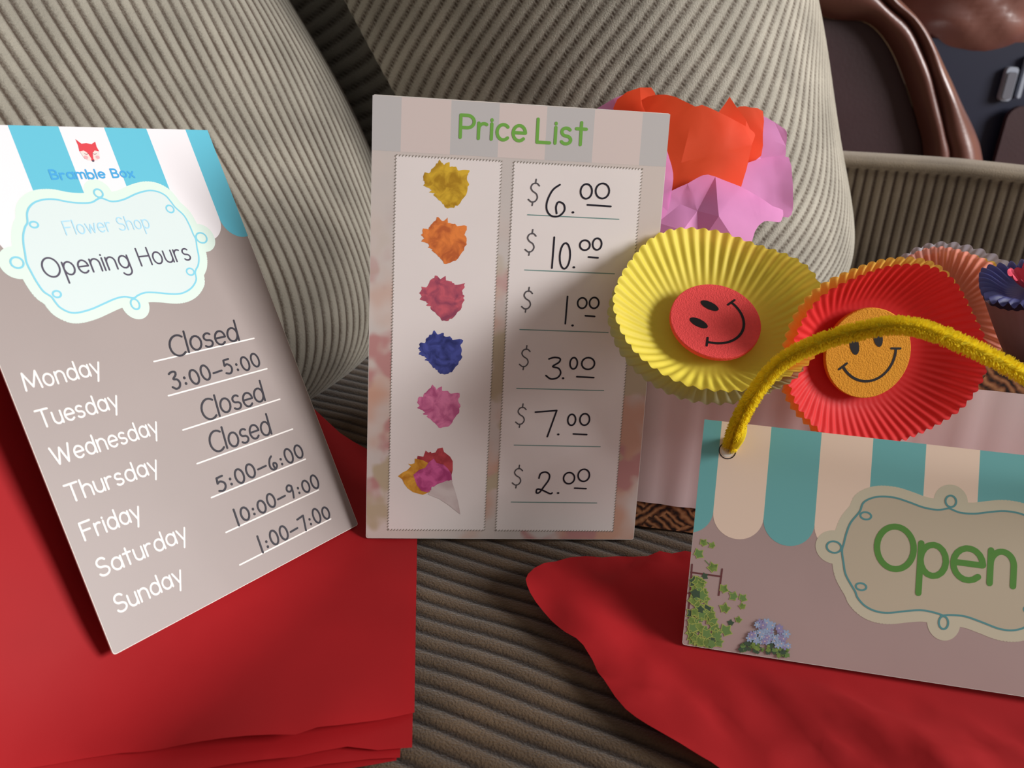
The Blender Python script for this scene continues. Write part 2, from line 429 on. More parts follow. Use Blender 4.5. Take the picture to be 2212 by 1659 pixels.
# armrest: inner face ribbed upright, ribs running lengthwise on the padded top
def armrest(s0, s1, t0, t1, h):
    prof = [(s0, SEAT-.16)] + [(s0, SEAT-.16 + (h+.16-.016)*i/30) for i in range(1, 31)]
    r = .016
    for i in range(1, 15): a = PI*.5*i/14; prof.append((s0 + .006*math.sin(PI*i/14)*-1 + r*(1-math.cos(a)), SEAT+h-r+r*math.sin(a)))
    for i in range(1, 40): prof.append((s0+r+(s1-s0-2*r)*i/40, SEAT+h+.006*math.sin(PI*i/40)))
    for i in range(0, 15): a = PI*.5*i/14; prof.append((s1-r*(1-math.sin(a)), SEAT+h-r+r*math.cos(a)))
    for i in range(1, 16): prof.append((s1, SEAT+h-r-(h+.3-r)*i/15))
    pr = np.array(prof); arc = np.concatenate([[0], np.cumsum(np.linalg.norm(np.diff(pr, axis=0), axis=1))])
    tt = np.arange(t0, t1, .0014)
    S = np.repeat(pr[:, :1], len(tt), 1); Z = np.repeat(pr[:, 1:], len(tt), 1); T = np.repeat(tt[None], len(pr), 0)
    Z = Z - np.where(Z > SEAT, .075*np.clip((S-s0-.02)/(s1-s0), 0, 1)**1.2, 0)
    Z = Z + np.clip((Z-SEAT)/h, 0, 1)*(-.010*np.clip((.08-T)/.2, 0, 1)**1.2 - .10*np.clip((T-.25)/.2, 0, 1)**2)
    P = st_np(S, T, Z)
    top = (np.arange(len(pr)) >= 33)[:, None]
    rib = np.where(top, wale(arc)[:, None]*np.ones_like(T)*.3+.68, wale(T))
    N = normals(P, False)
    if (N[5, 5] @ Un) > 0: N = -N
    P = P + N*(rib[..., None]*.0013)
    return P, rib
P, rib = armrest(.972, 1.15, -.95, .42, .124)
sofa_part('armrest', P, M['cord_arm'], rib)
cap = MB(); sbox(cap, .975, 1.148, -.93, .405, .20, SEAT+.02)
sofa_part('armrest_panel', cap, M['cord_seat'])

# seat cushion: ribs run from the back to the front edge
def seat_cushion():
    ss = np.arange(-.40, .968, .00105)
    path = [(-.595, SEAT-.155), (-.595, SEAT-.03), (-.585, SEAT-.001)] + [(-.57+.93*i/70, SEAT) for i in range(71)]
    path += [(.36+.06*math.sin(a), SEAT-.06+.06*math.cos(a)) for a in (PI/2*i/10 for i in range(1, 11))] + [(.42, SEAT-.155)]
    pr = np.array(path)
    S = np.repeat(ss[None], len(pr), 0); T = np.repeat(pr[:, :1], len(ss), 1); Z = np.repeat(pr[:, 1:], len(ss), 1)
    wob = .0009*np.sin(T*41+S*9) + .0007*np.sin(T*83-S*23+1)
    rib = wale(S + wob)
    k = np.clip((SEAT-Z)/.02, 0, 1)
    Z = Z - .0012 + rib*.0012*(1-k) - .006*np.clip((.5-S)/.5, 0, 1)*(1-k)*0
    P = st_np(S, T, Z)
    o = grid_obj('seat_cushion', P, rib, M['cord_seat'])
    return tag(o, 'long dark brown corduroy seat cushion of the sofa, under the cards', 'seat cushion')
seat_cushion()

# back cushions: plump boxed pillows with ribs wrapping round the ends
def pillow(name, label, sc, half_s, tcen, half_t, H, z0, p, q, m, shear=0.0, du=.0016, dv=.004, turn=0.0, dents=(), amp=.0015, press=None, lit_from=None, broad=1.0):
    def resample(n_, pw):
        a = np.linspace(0, 2*PI, 4001); x = np.sign(np.cos(a))*np.abs(np.cos(a))**(2/pw)*half_s; y = np.sign(np.sin(a))*np.abs(np.sin(a))**(2/pw)*half_t
        L = np.concatenate([[0], np.cumsum(np.hypot(np.diff(x), np.diff(y)))]); u = np.linspace(0, L[-1], n_+1)[:-1]
        return np.interp(u, L, x), np.interp(u, L, y), u, L[-1]
    x, y, u, per = resample(4000, p)
    n_ = int(per/du); per_w = round(per/WALE)*WALE
    x, y, u, per = resample(n_, p); u = u*per_w/per
    a = np.linspace(-PI/2, PI/2, 3001); g = np.abs(np.cos(a))**(2/q); zz = np.sign(np.sin(a))*np.abs(np.sin(a))**(2/q)
    L = np.concatenate([[0], np.cumsum(np.hypot(np.diff(g)*half_t, np.diff(zz)*H/2))])
    v = np.linspace(.004*L[-1], L[-1]*.996, int(L[-1]/dv)); g = np.interp(v, L, g); zz = np.interp(v, L, zz)
    z = z0 + H/2*(1+zz)
    gs = .6 + .4*g
    S = sc + x[None]*gs[:, None]; T = y[None]*g[:, None]; Zg = np.repeat(z[:, None], n_, 1)
    ct, sn = math.cos(turn), math.sin(turn)
    S, T = sc + (S-sc)*ct - T*sn, (S-sc)*sn + T*ct
    T = T + tcen(Zg - SEAT)
    T = T + .006*np.sin(S*19+Zg*11)*np.sin(Zg*14+1)
    for (ds, dz, rad, dep) in dents:
        T = T - dep*np.exp(-(((S-ds)**2 + (Zg-SEAT-dz)**2)/rad**2))
    if press: k_ = np.clip((press[0]+.05-S)/.07, 0, 1); k_ = k_*k_*(3-2*k_); T = T*(1-k_) + np.maximum(T, press[1](Zg-SEAT))*k_
    P = st_np(S, T, Zg)
    N = normals(P, True)
    ctr = P.mean(axis=(0, 1))
    if (N*(P-ctr)).sum() < 0: N = -N
    c = u[None]/broad + shear*(Zg-SEAT) + .0010*np.sin(Zg*37+S*15)
    rib = wale(c)
    fade = np.clip(g/.35, 0, 1)[:, None]
    if lit_from:
        k_ = np.clip((N @ Wn - .45)/.4, 0, 1)*np.clip((S-lit_from)/.08, 0, 1); rib = rib*(1-.82*k_) + .80*.82*k_  # washed-out look of the light-facing side put into rib colour and relief
    P = P + N*((rib-.5)*amp*fade)[..., None]
    P[..., 2] = np.maximum(P[..., 2], SEAT+.0008)
    return tag(grid_obj(name, P, rib, m, wrap=True), label, 'cushion', 'sofa back cushions')
pillow('back_cushion', 'large corduroy back cushion behind the opening hours card', .08, .57, lambda z: -.393-.70*z, .155, .56, SEAT, 4.2, 3.8, M['cord'])
pillow('back_cushion', 'corduroy back cushion beside the armrest, behind the tissue paper flower', .784, .183, lambda z: -.208-.42*z, .24, .50, SEAT, 2.6, 4.6, M['cord_lit'],
       shear=.85, du=.0019, dv=.0024, dents=((.6, .2, .05, .012),), press=(.652, lambda z: -.225-.70*z), lit_from=.74, broad=1.22)
#@CRAFTS
# ------------------------------------------------------------------ lettering: single-stroke alphabet (x-height 1, capitals 1.45)
def arc(cx, cy, rx, ry, a0, a1, n=16):
    return [(cx+rx*math.cos(math.radians(a0+(a1-a0)*i/n)), cy+ry*math.sin(math.radians(a0+(a1-a0)*i/n))) for i in range(n+1)]
bowl = arc(.45, .5, .43, .5, 0, 360)
GL = {
 'a': ([bowl, [(.9, 1), (.9, 0)]], .9), 'b': ([[(0, 1.5), (0, 0)], arc(.43, .5, .43, .5, 0, 360)], .88),
 'c': ([arc(.45, .5, .43, .5, 45, 315)], .76), 'd': ([bowl, [(.9, 1.5), (.9, 0)]], .9),
 'e': ([[(.03, .52), (.87, .52)] + arc(.45, .5, .43, .5, 3, 315)], .84),
 'g': ([bowl, [(.9, 1), (.9, -.2)] + arc(.47, -.2, .43, .38, 0, -150)], .9),
 'h': ([[(0, 1.5), (0, 0)], [(0, .55)] + arc(.39, .6, .39, .4, 170, 0) + [(.78, 0)]], .78),
 'i': ([[(0, 1), (0, 0)], [(0, 1.22), (0, 1.26)]], .02), 'l': ([[(0, 1.5), (0, 0)]], .02),
 'm': ([[(0, 1), (0, 0)], [(0, .55)] + arc(.3, .65, .3, .35, 170, 0) + [(.6, 0)], [(.6, .55)] + arc(.9, .65, .3, .35, 170, 0) + [(1.2, 0)]], 1.2),
 'n': ([[(0, 1), (0, 0)], [(0, .55)] + arc(.39, .6, .39, .4, 170, 0) + [(.78, 0)]], .78),
 'o': ([bowl], .88), 'p': ([[(0, 1), (0, -.6)], arc(.43, .5, .43, .5, 0, 360)], .88),
 'r': ([[(0, 1), (0, 0)], [(0, .5)] + arc(.36, .6, .36, .38, 165, 60)], .55),
 's': ([arc(.33, .75, .3, .25, 35, 270, 10) + arc(.33, .25, .33, .25, 90, -150, 10)], .66),
 't': ([[(.3, 1.4), (.3, 0)], [(-.02, 1), (.64, 1)]], .62),
 'u': ([[(0, 1), (0, .42)] + arc(.38, .42, .38, .42, 180, 360) + [(.76, 1)], [(.76, 1), (.76, 0)]], .76),
 'w': ([[(0, 1), (.3, 0), (.58, .9), (.86, 0), (1.16, 1)]], 1.16),
 'x': ([[(0, 1), (.75, 0)], [(.75, 1), (0, 0)]], .75),
 'y': ([[(0, 1), (.42, .05)], [(.86, 1), (.2, -.6)]], .84),
 'B': ([[(0, 1.45), (0, 0)], [(0, 1.45), (.4, 1.45)] + arc(.42, 1.1, .38, .35, 90, -90) + [(0, .75)], [(.4, .75)] + arc(.45, .375, .45, .375, 90, -90) + [(0, 0)]], .9),
 'C': ([arc(.68, .72, .66, .72, 50, 310)], 1.1), 'F': ([[(.95, 1.45), (0, 1.45), (0, 0)], [(0, .78), (.75, .78)]], .92),
 'H': ([[(0, 1.45), (0, 0)], [(1.02, 1.45), (1.02, 0)], [(0, .76), (1.02, .76)]], 1.02),
 'L': ([[(0, 1.45), (0, 0), (.85, 0)]], .85), 'M': ([[(0, 0), (.14, 1.45), (.72, .2), (1.3, 1.45), (1.44, 0)]], 1.44),
 'O': ([arc(.68, .72, .66, .73, 0, 360, 30)], 1.36), 'P': ([[(0, 1.45), (0, 0)], [(0, 1.45), (.4, 1.45)] + arc(.45, 1.05, .47, .4, 90, -90) + [(0, .65)]], .9),
 'S': ([arc(.45, 1.08, .4, .37, 30, 270, 12) + arc(.45, .36, .45, .36, 90, -155, 12)], .9),
 'T': ([[(0, 1.45), (1.1, 1.45)], [(.55, 1.45), (.55, 0)]], 1.05), 'W': ([[(0, 1.45), (.42, 0), (.85, 1.3), (1.28, 0), (1.7, 1.45)]], 1.7),
 ' ': ([], .45)}
# handwriting, each stroke in a 0..1 box
HW = {'0': [arc(.5, .5, .48, .5, 70, 440, 20)], '1': [[(.6, 1), (.45, 0)]],
 '2': [smooth_path([(.12, .72), (.2, .92), (.48, 1), (.72, .88), (.7, .65), (.45, .35), (.2, .08), (.02, .06), (.05, .22), (.3, .2), (.6, .1), (.85, .02), (.95, .06)], 4)],
 '3': [smooth_path([(.15, .92), (.5, 1), (.85, .95), (.8, .78), (.42, .58), (.8, .5), (.95, .28), (.75, .06), (.35, 0), (.03, .15)], 4)],
 '5': [[(.9, .98), (.25, .95), (.15, .58)] + [tuple(v) for v in smooth_path([(.15, .58), (.5, .66), (.88, .46), (.85, .18), (.5, .0), (.05, .08)], 4)]],
 '6': [smooth_path([(.62, 1), (.3, .82), (.08, .48), (.08, .2), (.3, .02), (.65, .02), (.9, .2), (.85, .4), (.6, .46), (.5, .3), (.55, .1)], 4)],
 '7': [[(0, .92), (.95, 1), (.6, 0)]], '9': [[tuple(v) for v in smooth_path([(.85, .85), (.55, 1), (.2, .9), (.12, .66), (.4, .52), (.75, .62), (.86, .85)], 4)] + [(.8, .4), (.62, 0)]],
 '$': [smooth_path([(.95, .76), (.7, .85), (.35, .82), (.18, .68), (.35, .55), (.7, .45), (.82, .3), (.62, .16), (.3, .13), (.0, .22)], 4), [(.62, 1), (.58, .84)], [(.42, .14), (.38, 0)]],
 ':': [arc(.4, .22, .07, .04, 0, 360, 6), arc(.5, .68, .07, .04, 0, 360, 6)], '-': [[(0, .45), (1, .5)]], '.': [arc(.5, .06, .12, .06, 0, 360, 6)]}
def text(mb, s, x0, y0, width, capmm, w, z, m=0, gap=.3, jit=0.0, slant=0.0, rise=0.0):
    """print a word: left edge x0, baseline y0, total width and capital height in mm"""
    u = capmm/1.45; adv = 0; pos = []
    for ch in s: pos.append(adv); adv += GL[ch][1] + gap
    kx = width/(adv-gap)
    for ch, p in zip(s, pos):
        j = random.uniform(-jit, jit)
        for stk in GL[ch][0]:
            mb.stroke([(x0+(p+q[0]+slant*q[1])*kx, y0+q[1]*u+j+rise*(p+q[0])/adv) for q in stk], w, z, m)
def hand(mb, s, boxes, w, z, m=0):
    for ch, (x, y, dx, dy) in zip(s, boxes):
        for stk in HW[ch]: mb.stroke([(x+q[0]*dx, y+q[1]*dy) for q in stk], w, z, m)
def times(mb, s, x0, x1, y0, h, w, z, rise=0.0):
    wd = {'1': .35, ':': .32, '-': .75}; g = .28
    tot = sum(wd.get(c, .72)+g for c in s)-g; k = (x1-x0)/tot; x = x0
    for c in s:
        d = wd.get(c, .72)*k
        j = random.uniform(-.35, .35); hh = h*random.uniform(.9, 1.1)
        if c == '1': hand(mb, c, [(x, y0-h*.1+j, d, h*1.2)], w, z)
        else: hand(mb, c, [(x, y0+j+rise*(x-x0)/(x1-x0), d, hh if c not in ':-' else h*.8)], w, z)
        x += d+g*k

def board(w, h, th=.7, r=1.2):
    """card with tiny rounded corners: top face material 1, edges and back material 0"""
    mb = MB(.001); pts = []
    for cx, cy, a in ((w-r, h-r, 0), (r, h-r, 90), (r, r, 180), (w-r, r, 270)):
        pts += arc(cx, cy, r, r, a, a+90, 4)
    n = len(pts)
    mb.add([(x, y, 0) for x, y in pts] + [(x, y, -th) for x, y in pts], [tuple(range(n, 2*n))[::-1]] + [(i, i+n, (i+1) % n+n, (i+1) % n) for i in range(n)], 0)
    mb.add([(x, y, 0) for x, y in pts], [tuple(range(n))], 0)
    mb.add([(w/2+(x-w/2)*(1-.35/w), h/2+(y-h/2)*(1-.35/h), .025) for x, y in pts], [tuple(range(n))], 1)
    return mb
def clip_x(x, lo, hi): return max(lo, min(hi, x))
def scallop(mb, x0, x1, ytop, yj, ry, z, m, lo, hi):
    c, r = (x0+x1)/2, (x1-x0)/2
    bot = [p for p in arc(c, yj, r, ry, 180, 360, 20)]
    pts = [(clip_x(x, lo, hi), y) for x, y in [(x0, ytop)] + bot + [(x1, ytop)]]
    # keep only distinct points inside the card
    q = []
    for i, (x, y) in enumerate(pts):
        xr = ([(x0, ytop)] + bot + [(x1, ytop)])[i][0]
        if xr < lo - 1e-6 or xr > hi + 1e-6: continue
        q.append((x, y))
    if x0 < lo: q = [(lo, ytop), (lo, yj - ry*math.sqrt(max(0, 1-((lo-c)/r)**2)))] + q
    if x1 > hi: q = q + [(hi, yj - ry*math.sqrt(max(0, 1-((hi-c)/r)**2))), (hi, ytop)]
    mb.poly(q, z, m)
def plaque(mb, path, loops, line_w, margin, z, m_rim, m_in, m_line):
    p = [tuple(v) for v in smooth_path(path, 5, True)]
    mb.stroke(p, margin*2, z, m_rim, True)
    for (cx, cy, rx, ry, out) in loops:
        if out: mb.disc(cx, cy, rx+margin, ry+margin, z, m_rim, 40)
    mb.poly(p, z+.03, m_in)
    mb.stroke(p, line_w, z+.07, m_line, True)
    for (cx, cy, rx, ry, out) in loops: mb.stroke(arc(cx, cy, rx, ry, 0, 360, 22), line_w, z+.07, m_line)

# ------------------------------------------------------------------ opening hours card (half letter sheet, 139.7 x 215.9 mm)
hm = frame((-0.147, 0.2502, 0.4739), (0.5105, 0.8513, -0.1207), (-0.3985, 0.3587, 0.8441))
hc = thing('opening_hours_card', 'tall card with blue awning print listing opening hours for Monday to Sunday', 'sign', hm, 'flower shop cards')
b = board(139.7, 215.9)
E0 = [-5, 16.6, 38.6, 60.4, 82.0, 104.0, 126.2, 148.4]
for i in range(7):
    scallop(b, E0[i], E0[i+1], 215.9, 169, 10.6, .06, 2 if i in (0, 2, 4, 6) else 3, 0, 139.7)
HPATH = [(67.1, 182.6), (71.8, 180.8), (77.9, 181.4), (85.6, 183.9), (92.3, 185.1), (97.0, 184.4), (100.4, 182.3), (102.0, 179.3), (103.3, 176.2), (106.3, 172.0), (107.3, 167.3), (107.5, 162.6), (107.8, 159.6), (106.7, 155.3), (105.7, 150.7), (103.7, 147.0), (100.7, 144.0), (99.6, 140.2), (96.5, 137.3), (92.7, 135.5), (88.0, 134.7), (82.6, 135.4), (76.9, 136.8), (71.2, 137.7), (67.0, 137.0), (64.5, 136.1), (60.6, 137.3), (56.1, 137.1), (49.9, 135.7), (43.9, 134.3), (37.8, 133.7), (34.1, 134.4), (31.1, 136.9), (29.9, 139.6), (29.2, 141.9), (26.9, 144.6), (25.7, 148.7), (25.1, 152.7), (24.7, 157.1), (25.5, 161.1), (26.3, 164.9), (27.6, 168.7), (29.6, 172.0), (31.2, 173.8), (32.5, 177.7), (34.6, 180.4), (37.7, 182.3), (42.0, 183.2), (46.5, 183.0), (51.8, 181.6), (57.4, 180.8), (62.3, 180.9)]
HLOOPS = [(67.0, 184.9, 2.0, 1.9, 1), (100.1, 175.6, 2.0, 1.8, 0), (111.4, 160.1, 3.0, 2.6, 1), (98.0, 144.3, 2.0, 1.7, 0), (64.1, 133.3, 2.0, 2.4, 1), (31.8, 142.7, 1.7, 1.4, 0), (21.0, 157.6, 2.5, 2.3, 1), (33.5, 172.7, 1.7, 1.3, 0)]
plaque(b, HPATH, HLOOPS, .8, 4.6, .08, 4, 5, 6)
b.build('card', [M['stock'], M['taupe'], M['aqua'], M['white'], M['plaque_rim'], M['plaque'], M['line_aqua']], hc)
t = MB(.001)
text(t, 'Flower Shop', 45.5, 167.2, 40.5, 6.0, .55, .22, 0)
t.build('lettering', M['letter_pale_blue'], hc)
t = MB(.001)
text(t, 'Opening Hours', 30.0, 150.0, 71.0, 8.2, .75, .22, 0)
t.build('lettering', M['letter_dark'], hc)
t = MB(.001)
for s, y, x, w in (('Monday', 106.9, 5.9, 31.8), ('Tuesday', 91.5, 5.9, 33.8), ('Wednesday', 76.2, 5.8, 46.7), ('Thursday', 60.7, 5.8, 40.1), ('Friday', 45.0, 5.9, 25.0), ('Saturday', 29.5, 6.3, 40.6), ('Sunday', 13.8, 7.6, 30.4)):
    text(t, s, x, y, w, 6.9, .85, .12, 0)
t.build('lettering', M['letter_white'], hc)
t = MB(.001)
for i, y in enumerate((106.7, 90.5, 74.2, 58.1, 41.8, 25.0, 9.2)): t.stroke([(62.4+i*.55, y), (119.5+i*.75, y)], .7, .12)
t.build('ruled_lines', M['letter_white'], hc)
t = MB(.001)
for y, x, w in ((107.0, 72.0, 38.5), (75.4, 75.6, 36.5), (59.8, 73.5, 35.0)):
    text(t, 'Closed', x, y, w, 9.6, .95, .2, 0, gap=.26, jit=.5, slant=.12)
times(t, '3:00-5:00', 66.5, 117.5, 92.6, 7.2, .95, .2)
times(t, '5:00-6:00', 69.5, 122.5, 43.0, 6.6, .95, .2)
times(t, '10:00-9:00', 71.8, 125.0, 26.3, 6.4, .95, .2)
times(t, '1:00-7:00', 78.5, 124.5, 9.8, 6.6, .95, .2)
t.build('handwriting', M['ink'], hc)
# shop emblem: fox head above the shop name
lg = MB(.001)
fx, fy = 70.4, 199.4
def F(p, z, m): lg.poly([(fx+x, fy+y) for x, y in p], z, m)
F([(-4.4, 10.7), (-2.4, 8.6), (0, 8.9), (2.3, 8.4), (4.6, 9.6), (4.3, 7.2), (4.7, 5.0), (2.8, 2.6), (0, .1), (-2.9, 2.6), (-4.7, 5.2), (-4.3, 7.8)], .14, 0)
for sx in (-1, 1):
    F([(sx*4.6, 5.0), (sx*2.6, 5.4), (sx*1.2, 4.2), (sx*.5, 1.6), (sx*.8, .8), (sx*2.4, .9), (sx*3.9, 2.4)], .19, 1)
    lg.disc(fx+sx*2.8, fy+2.2, 1.0, .8, .23, 2, 12)
    lg.stroke([(fx+sx*1.6+q[0], fy+3.9+q[1]) for q in arc(.4*sx, .2, .9, .5, 200, 340, 6)], .22, .26, 3)
lg.disc(fx, fy+.5, .55, .45, .26, 3, 10)
text(lg, 'Bramble Box', 48.6, 191.9, 39.2, 3.9, .85, .16, 4, gap=.34, jit=.2)
lg.build('shop_emblem', [M['fox_red'], M['fox_pink'], M['fox_cheek'], M['letter_dark'], M['letter_blue']], hc)

# ------------------------------------------------------------------ price list card
pm = frame((-0.0703, 0.3608, 0.4549), (0.9931, 0.1149, -0.0255), (-0.0004, 0.22, 0.9755))
pc = thing('price_list_card', 'price list card with a column of paper flower pictures and handwritten dollar prices', 'sign', pm, 'flower shop cards')
b = board(139.7, 215.9)
EP = [-9, 13.2, 36.0, 58.4, 80.7, 103.4, 126.5, 149]
for i in range(7):
    x0, x1 = max(0, EP[i]), min(139.7, EP[i+1])
    b.poly([(x0, 191.3), (x1, 191.3), (x1, 215.5), (x0, 215.5)], .05, 2 if i % 2 == 0 else 3)
for x0, x1 in ((11.1, 60.4), (66.3, 128.2)):
    b.poly([(x0, 4.7), (x1, 4.7), (x1, 189.6), (x0, 189.6)], .1, 4)
    for k in range(int((x1-x0)/1.5)+1):
        for y in (4.7, 189.6): b.stroke([(x0+k*1.5, y-.35), (x0+k*1.5+.55, y+.35)], .35, .14, 5)
    for k in range(int(184.9/1.5)+1):
        for x in (x0, x1): b.stroke([(x-.35, 4.7+k*1.5), (x+.35, 5.25+k*1.5)], .35, .14, 5)
for y, x0, x1 in ((165.5, 74.1, 118.7), (139.2, 74.1, 118.6), (110.0, 73.3, 117.6), (80.3, 73.3, 117.6), (50.8, 73.5, 118.0), (20.3, 73.6, 118.4)):
    b.stroke([(x0, y), (x1, y)], .5, .14, 6)
b.build('card', [M['stock'], M['watercolour'], M['faded_stripe_grey'], M['faded_stripe_pink'], M['panel'], M['tick'], M['rule']], pc)
t = MB(.001)
text(t, 'Price', 40.6, 199.3, 30.2, 10.0, 1.5, .14, 0, gap=.34)
text(t, 'List', 76.7, 199.2, 23.0, 10.4, 1.5, .14, 0, gap=.36)
t.build('lettering', M['letter_green'], pc)
t = MB(.001)
for x, y in ((74.1, 170.0), (73.8, 146.4), (73.6, 118.7), (74.0, 89.9), (73.7, 60.2), (73.6, 28.0)):
    hand(t, '$', [(x, y, 5.2, 12.2)], .65, .2)
t.build('lettering', M['letter_grey'], pc)
t = MB(.001)
hw = .85
hand(t, '6.00', [(82.4, 165.3, 10.4, 15), (95.0, 167.6, 2, 2), (98.9, 174.4, 5.8, 6.9), (106.2, 174.9, 6.9, 7.1)], hw, .2)
hand(t, '10.00', [(86.6, 140.7, 1.8, 14.8), (90.8, 140.6, 5.3, 12.4), (97.2, 141.4, 2, 2), (100.3, 150.0, 5.2, 4.8), (106.6, 150.4, 4.6, 5.6)], hw, .2)
hand(t, '1.00', [(95.0, 113.7, 1.6, 13.5), (98.4, 112.8, 2, 2), (101.1, 121.6, 4.8, 5.2), (107.0, 121.8, 4.9, 5.4)], hw, .2)
hand(t, '3.00', [(87.4, 85.6, 8.0, 11.0), (95.4, 86.0, 2, 2), (99.3, 91.0, 3.9, 5.8), (105.2, 91.0, 6.8, 6.0)], hw, .2)
hand(t, '7.00', [(83.4, 55.6, 11.4, 13.8), (94.8, 56.8, 2, 2), (100.1, 61.8, 4.2, 5.8), (106.3, 62.0, 5.2, 6.1)], hw, .2)
hand(t, '2.00', [(86.2, 24.8, 8.8, 12), (96.7, 25.4, 2, 2), (99.9, 30.6, 6.0, 6.1), (107.4, 32.0, 6.2, 6.6)], hw, .2)
for x0, x1, y in ((102.8, 114.3, 171.5), (105.1, 109.8, 146.7), (105.5, 110.2, 117.9), (103.3, 112.0, 87.0), (103.5, 110.5, 57.2), (106.2, 112.2, 28.2)):
    t.stroke([(x0, y+.1), (x1, y-.1)], hw, .2)
t.build('handwriting', M['ink'], pc)
FO = [(650,115),(690,155),(740,125),(745,165),(800,170),(830,200),(925,185),(925,220),(905,260),(925,310),(925,370),(890,450),(830,530),(780,560),(720,560),(690,520),(650,490),(600,440),(612,430),(560,420),(580,400),(560,380),(505,360),(520,330),(500,300),(515,235),(560,240),(580,190),(620,150)]
FO = [((x-714)*.0500, (340-y)*.0485) for x, y in FO]
def ragged(o, n=3, amt=.5):
    out = []
    for i, (x, y) in enumerate(o):
        x2, y2 = o[(i+1) % len(o)]
        for k in range(n):
            q = k/n; r = 1 + random.uniform(-amt, amt)*.08
            out.append(((x+(x2-x)*q)*r, (y+(y2-y)*q)*r))
    return out
for k, (y, cname) in enumerate(((177.5, 'yellow'), (151.6, 'orange'), (124.0, 'rose'), (97.0, 'blue'), (69.8, 'pink'))):
    f = MB(.001); f.poly([(34.7+x, y+yy) for x, yy in ragged(FO)], .14, 0)
    f.build('flower_picture', PIC[cname], pc)['label'] = 'printed picture of a %s paper pompom' % cname
f = MB(.001)
def bq(pts, z, m): f.poly([(15.5+(x-258)*.0353, 33.4+(745-y)*.0342) for x, y in pts], z, m)
bq([(520,470),(530,425),(610,440),(640,345),(680,375),(715,360),(725,385),(780,370),(810,310),(880,295),(900,360),(990,430),(1030,500),(1035,640),(1020,720),(900,760),(620,560)], .14, 0)
bq([(258,745),(320,690),(390,650),(440,590),(395,550),(440,560),(490,540),(490,470),(600,490),(690,540),(640,760),(720,980),(620,1030),(480,990),(400,930),(350,860),(320,790)], .17, 1)
bq([(475,720),(560,640),(640,610),(690,520),(760,465),(800,530),(900,555),(960,610),(1020,700),(1030,800),(900,840),(740,940),(690,990),(600,970),(530,880)], .20, 2)
bq([(740,940),(820,860),(900,830),(960,800),(1030,815),(1080,960),(1130,1130),(1170,1330),(1000,1190),(860,1090),(690,1020)], .23, 3)
for k in range(7): f.disc(15.5+(760+k*42-258)*.0353, 33.4+(745-(925-k*18))*.0342, .9, .9, .26, 3, 12)
f.build('flower_picture', [PIC['red'], PIC['gold'], PIC['magenta'], PIC['lace']], pc)['label'] = 'printed picture of a bouquet in a lace paper cone'

# ------------------------------------------------------------------ open sign with a chenille handle
om = frame((0.0817, 0.2982, 0.4515), (0.9862, -0.1647, 0.0151), (0.0785, 0.5469, 0.8335))
osn = thing('open_sign', 'long card sign reading Open with teal awning print and a yellow chenille handle', 'sign', om, 'flower shop cards')
b = board(215.9, 101.6)
EO = [-14.3, 7.9, 30.1, 52.2, 74.5, 97.0, 119.4, 141.6, 163.8, 186, 208.1, 230.3]
for i in range(len(EO)-1):
    scallop(b, EO[i], EO[i+1], 101.6, 60, 10.8, .06, 2 if i % 2 == 0 else 3, 0, 215.9)
OPATH = [(107.6, 74.5), (103.3, 73.3), (97.4, 73.6), (91.4, 75.1), (85.4, 76.3), (79.4, 76.1), (75.0, 74.6), (72.1, 72.2), (70.9, 68.3), (67.5, 63.0), (66.0, 58.1), (65.2, 53.3), (64.7, 50.2), (65.6, 45.6), (66.9, 40.4), (69.6, 36.1), (71.5, 33.4), (72.7, 30.9), (75.9, 28.0), (80.4, 26.4), (85.6, 26.4), (92.8, 28.2), (99.2, 29.5), (105.0, 29.2), (108.8, 28.3), (107.1, 28.3), (110.9, 29.2), (116.7, 29.5), (123.1, 28.2), (130.3, 26.4), (135.5, 26.4), (140.0, 28.0), (143.2, 30.9), (144.4, 33.4), (146.3, 36.1), (149.0, 40.4), (150.3, 45.6), (151.2, 50.2), (150.7, 53.3), (149.9, 58.1), (148.4, 63.0), (145.0, 68.3), (143.8, 72.2), (140.9, 74.6), (136.5, 76.1), (130.5, 76.3), (124.5, 75.1), (118.5, 73.6), (112.6, 73.3), (108.3, 74.5)]
OLOOPS = [(108.5, 77.7, 2.2, 2.5, 1), (73.6, 66.8, 2.3, 1.6, 0), (61.2, 51.4, 3.1, 2.5, 1), (73.7, 35.9, 2.2, 1.5, 0), (108.3, 25.6, 1.9, 2.7, 1), (142.3, 66.8, 2.3, 1.6, 0), (154.7, 51.4, 3.1, 2.5, 1), (142.2, 35.9, 2.2, 1.5, 0)]
plaque(b, OPATH, OLOOPS, .8, 4.8, .08, 4, 5, 6)
# printed ring round the handle holes
for x in (11.6, 204.3):
    b.stroke(arc(x, 88.4, 3.7, 3.7, 0, 360, 26), .45, .14, 7)
    b.disc(x, 88.2, 2.7, 2.7, .16, 8, 20)
b.build('card', [M['stock'], M['taupe2'], M['teal'], M['cream'], M['plaque2_rim'], M['plaque2'], M['line_teal'], M['print_black'], M['stock']], osn)
t = MB(.001)
def G(ch, x0, y0, kx, ky):
    for stk in GL[ch][0]: t.stroke([(x0+q[0]*kx, y0+q[1]*ky) for q in stk], 2.6, .18, 0)
G('O', 78.9, 45.5, 11.6, 12.6); G('p', 97.4, 44.6, 12.2, 13.4); G('e', 110.6, 44.8, 14.0, 13.6); G('n', 125.9, 44.8, 12.0, 14.0)
t.build('lettering', M['letter_green2'], osn)
